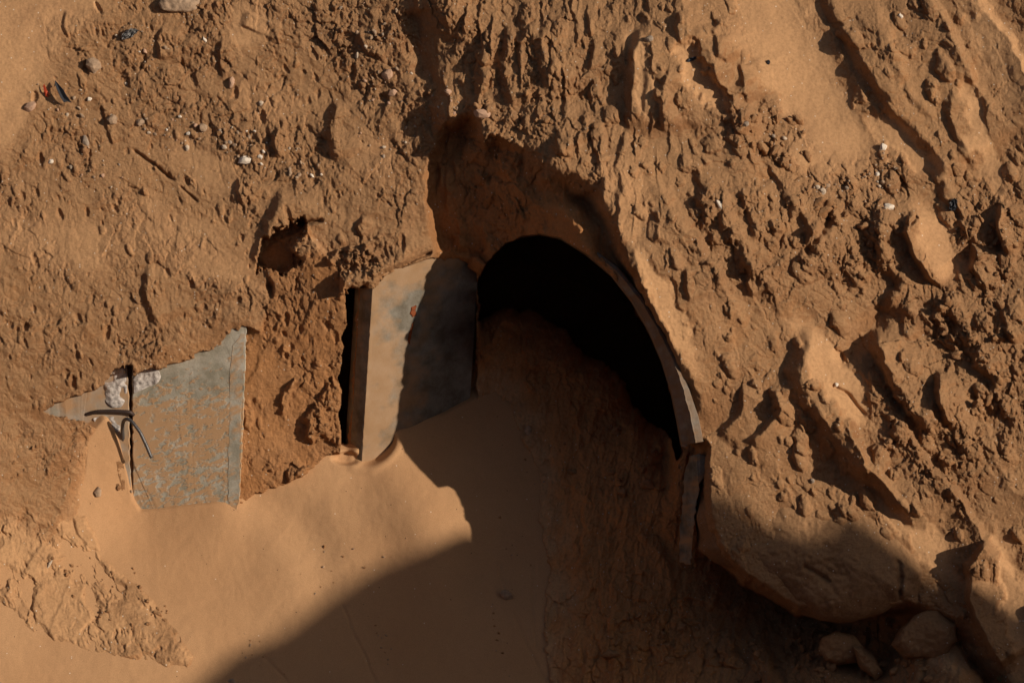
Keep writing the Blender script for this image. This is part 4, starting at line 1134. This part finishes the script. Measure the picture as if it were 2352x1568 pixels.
zones('earth_clod', ['clod'], 4, 16, 'earth clod', 'lumps of earth in the shade at the bottom', 2, .25, 'lump of earth', [
    (24, 'in the deep shade directly below the large boulder', (1880,1500,170,45,5)), (12, 'in the shade at the bottom right, past the three stones', (2080,1540,90,30,0)),
    (20, 'on the shaded rubble at bottom centre', (1500,1460,130,80,0)), (16, 'on the shaded mound inside the tunnel mouth', (1400,1050,110,90,20))])
zones('earth_clod', ['clod'], 2, 6, 'earth clod', 'crumbs on the lower left bank', 2, .35, 'crumb of earth', [
    (22, 'along the crusty bank at lower left', (230,1370,150,60,45)), (14, 'on the sand just right of the crusty lower left bank', (330,1360,90,25,48)), (14, 'on the slope left of the sand tongue', (100,1080,80,100,0))])
zones('pebble', ['conglo','clod'], 1.2, 3.2, 'pebble', 'grit on the sand drift', 2, .3, 'tiny dark grit speck', [
    (14, 'in the right-hand line of grit on the shaded sand', (1150,1490,110,12,80)), (14, 'in the left-hand line of grit on the shaded sand', (880,1470,12,90,-20)),
    (12, 'on the shaded sand in front of the tunnel', (1200,1180,60,150,0)), (10, 'on the lit sand at the bottom edge', (600,1500,80,30,30)), (12, 'on the lit middle of the sand drift', (780,1300,110,80,0))])

# three big stones in the shade below the boulder
for (pts, w0, lab) in [([(2050,1480),(2063,1440),(2100,1412),(2150,1400),(2200,1430),(2205,1470),(2180,1500),(2130,1512),(2080,1508)], .78, 'rounded earthen stone right of the other two under the large boulder'),
                       ([(1880,1490),(1890,1465),(1920,1450),(1960,1462),(1985,1490),(1965,1520),(1925,1530),(1895,1518)], .62, 'dim rounded stone directly below the large boulder'),
                       ([(1955,1480),(1975,1478),(2010,1510),(2030,1545),(2010,1560),(1980,1535),(1962,1505)], .66, 'small wedge of grey stone between the two rounded stones under the boulder')]:
    pts = [(a - (110 if '_x' in lab else 0), b_) for a, b_ in pts]
    o = rock_from_outline('stone', pts, w0, .07, M_rock, 5 + len(lab), (0, .1), 30, 110, .020, .006, .08, .30, 0, (), 0)
    tag(o, lab, 'stone')

# ------------------------------------------------------------------ litter
def sheet(name, pts, tris, mat, thick=.0015):
    """crumpled scrap: points are (photo px, photo px, metres above the earth)"""
    bm = bmesh.new(); base = surf(sum(p_[0] for p_ in pts) / len(pts), sum(p_[1] for p_ in pts) / len(pts))
    vs = [bm.verts.new(P(a, b_, base + h)) for a, b_, h in pts]
    for t in tris: bm.faces.new([vs[i] for i in t])
    bmesh.ops.recalc_face_normals(bm, faces=bm.faces)
    bmesh.ops.solidify(bm, geom=list(bm.faces), thickness=thick)
    return recentre(link_mesh(name, bm, mat, None, False))
M_black = plain('black_plastic', (.035, .037, .045), .5, 120, .3, .3, .5)
M_redp = plain('red_plastic', (.62, .085, .03), .5, 80, .3, .2, .4)
M_foil = plain('dull_foil', (.20, .195, .19), .45, 150, .7, .9, .5, .3)
M_blue = plain('dark_blue_plastic', (.04, .05, .07), .5, 120, .3, .3, .5)
def zc(x, y): return ((60 + x / 11.2) * .91875, (160 + y / 11.2) * .91875)
def zp(x, y, h): a = zc(x, y); return (a[0], a[1], h)
o = sheet('plastic_scrap', [zp(870,460,.01), zp(1100,720,.045), zp(1180,880,.05), zp(1340,1090,.055), zp(1200,1050,.05), zp(1120,1075,.055), zp(1010,900,.06), zp(930,720,.055), zp(880,600,.03), zp(1020,780,.035), zp(1110,960,.038), zp(840,640,.0)],
          [(0,1,9,8),(1,2,9),(2,10,9),(2,3,10),(3,4,10),(4,5,10),(5,6,10),(6,9,10),(6,7,9),(7,8,9),(0,8,11)], M_black)
tag(o, 'torn strip of black plastic sticking out of the earth at upper left', 'plastic scrap')
o = sheet('plastic_scrap', [zp(560,560,.014), zp(600,640,.02), zp(640,740,.024), zp(730,880,.01), zp(620,830,.022), zp(690,940,.01), zp(600,900,.016), zp(560,760,.02), zp(530,640,.014)],
          [(0,1,8),(1,2,7,8),(2,3,4),(2,4,7),(4,5,6),(4,6,7)], M_redp)
tag(o, 'small torn sliver of red plastic in the earth left of the black strip', 'plastic scrap')
def zf(x, y, h): return (x / 2.613 * .91875, y / 2.613 * .91875, h)
def crumple(name, cx_, cy_, rx_, ry_, rot, mat, seed, hgt=.02):
    bm = bmesh.new(); nx_ = 9; vs = []
    r = random.Random(seed); base = surf(cx_, cy_)
    c, s_ = math.cos(math.radians(rot)), math.sin(math.radians(rot))
    for j in range(nx_):
        for i in range(nx_):
            u = i / (nx_ - 1) * 2 - 1; v = j / (nx_ - 1) * 2 - 1
            u2 = u * math.sqrt(1 - v * v / 2); v2 = v * math.sqrt(1 - u * u / 2)
            u2 += r.uniform(-.12, .12); v2 += r.uniform(-.12, .12)
            a = cx_ + u2 * rx_ * c - v2 * ry_ * s_; b_ = cy_ + u2 * rx_ * s_ + v2 * ry_ * c
            vs.append(bm.verts.new(P(a, b_, base + r.uniform(.0, hgt) + .004)))
    for j in range(nx_ - 1):
        for i in range(nx_ - 1):
            k = j * nx_ + i; bm.faces.new((vs[k], vs[k + 1], vs[k + nx_ + 1], vs[k + nx_]))
    bmesh.ops.recalc_face_normals(bm, faces=bm.faces); bmesh.ops.solidify(bm, geom=list(bm.faces), thickness=.0015)
    return recentre(link_mesh(name, bm, mat, None, False))
tag(crumple('foil_wrapper', 297, 78, 20, 9, -30, M_foil, 1), 'crumpled grey foil wrapper in the earth near the top left', 'wrapper')
tag(crumple('plastic_scrap', 1590, 136, 13, 4, -25, M_blue, 2), 'dark blue plastic shard lying under the upper ledge, right of centre', 'plastic scrap')
tag(crumple('plastic_scrap', 2190, 470, 9, 14, 10, M_black, 4), 'black plastic tatter in the crack beside the right-hand block', 'plastic scrap')
tag(crumple('plastic_scrap', 1765, 143, 4, 5, 10, M_black, 5, .008), 'tiny black plastic crumb on the smooth sand chute', 'plastic scrap')

# cracked cobble at the top edge
o = rock_from_outline('cobble', [(365,8),(380,-10),(420,-22),(455,-10),(465,6),(450,22),(425,30),(395,30),(372,24)], surf(410, 40) - .01, .035, M_conglo, 21, (0, .1), 18, 80, .012, .006, .06, .45)
tag(o, 'cracked grey brown cobble cut off by the top edge at upper left', 'cobble')

# tiny sprout at the bottom right
M_leaf = plain('dry_green_leaf', (.16, .19, .09), .7, 60, .3, .2)
root = empty('seedling', P(2298, 1566, surf(2298, 1566)))
tag(root, 'tiny pale green seedling on the earth at the bottom right edge', 'plant')
for k in range(4):
    a = math.radians(40 + k * 35)
    q = tube('stem', [P(2298, 1566, surf(2298, 1566)), P(2298 + 5 * math.cos(a), 1563 - 5 * math.sin(a), surf(2298, 1566) + .012), P(2298 + 11 * math.cos(a), 1561 - 11 * math.sin(a), surf(2298, 1566) + .016)], .0016, M_leaf, None, 0, 6)
    adopt(root, q)
print('done', round(time.time() - T0, 1))
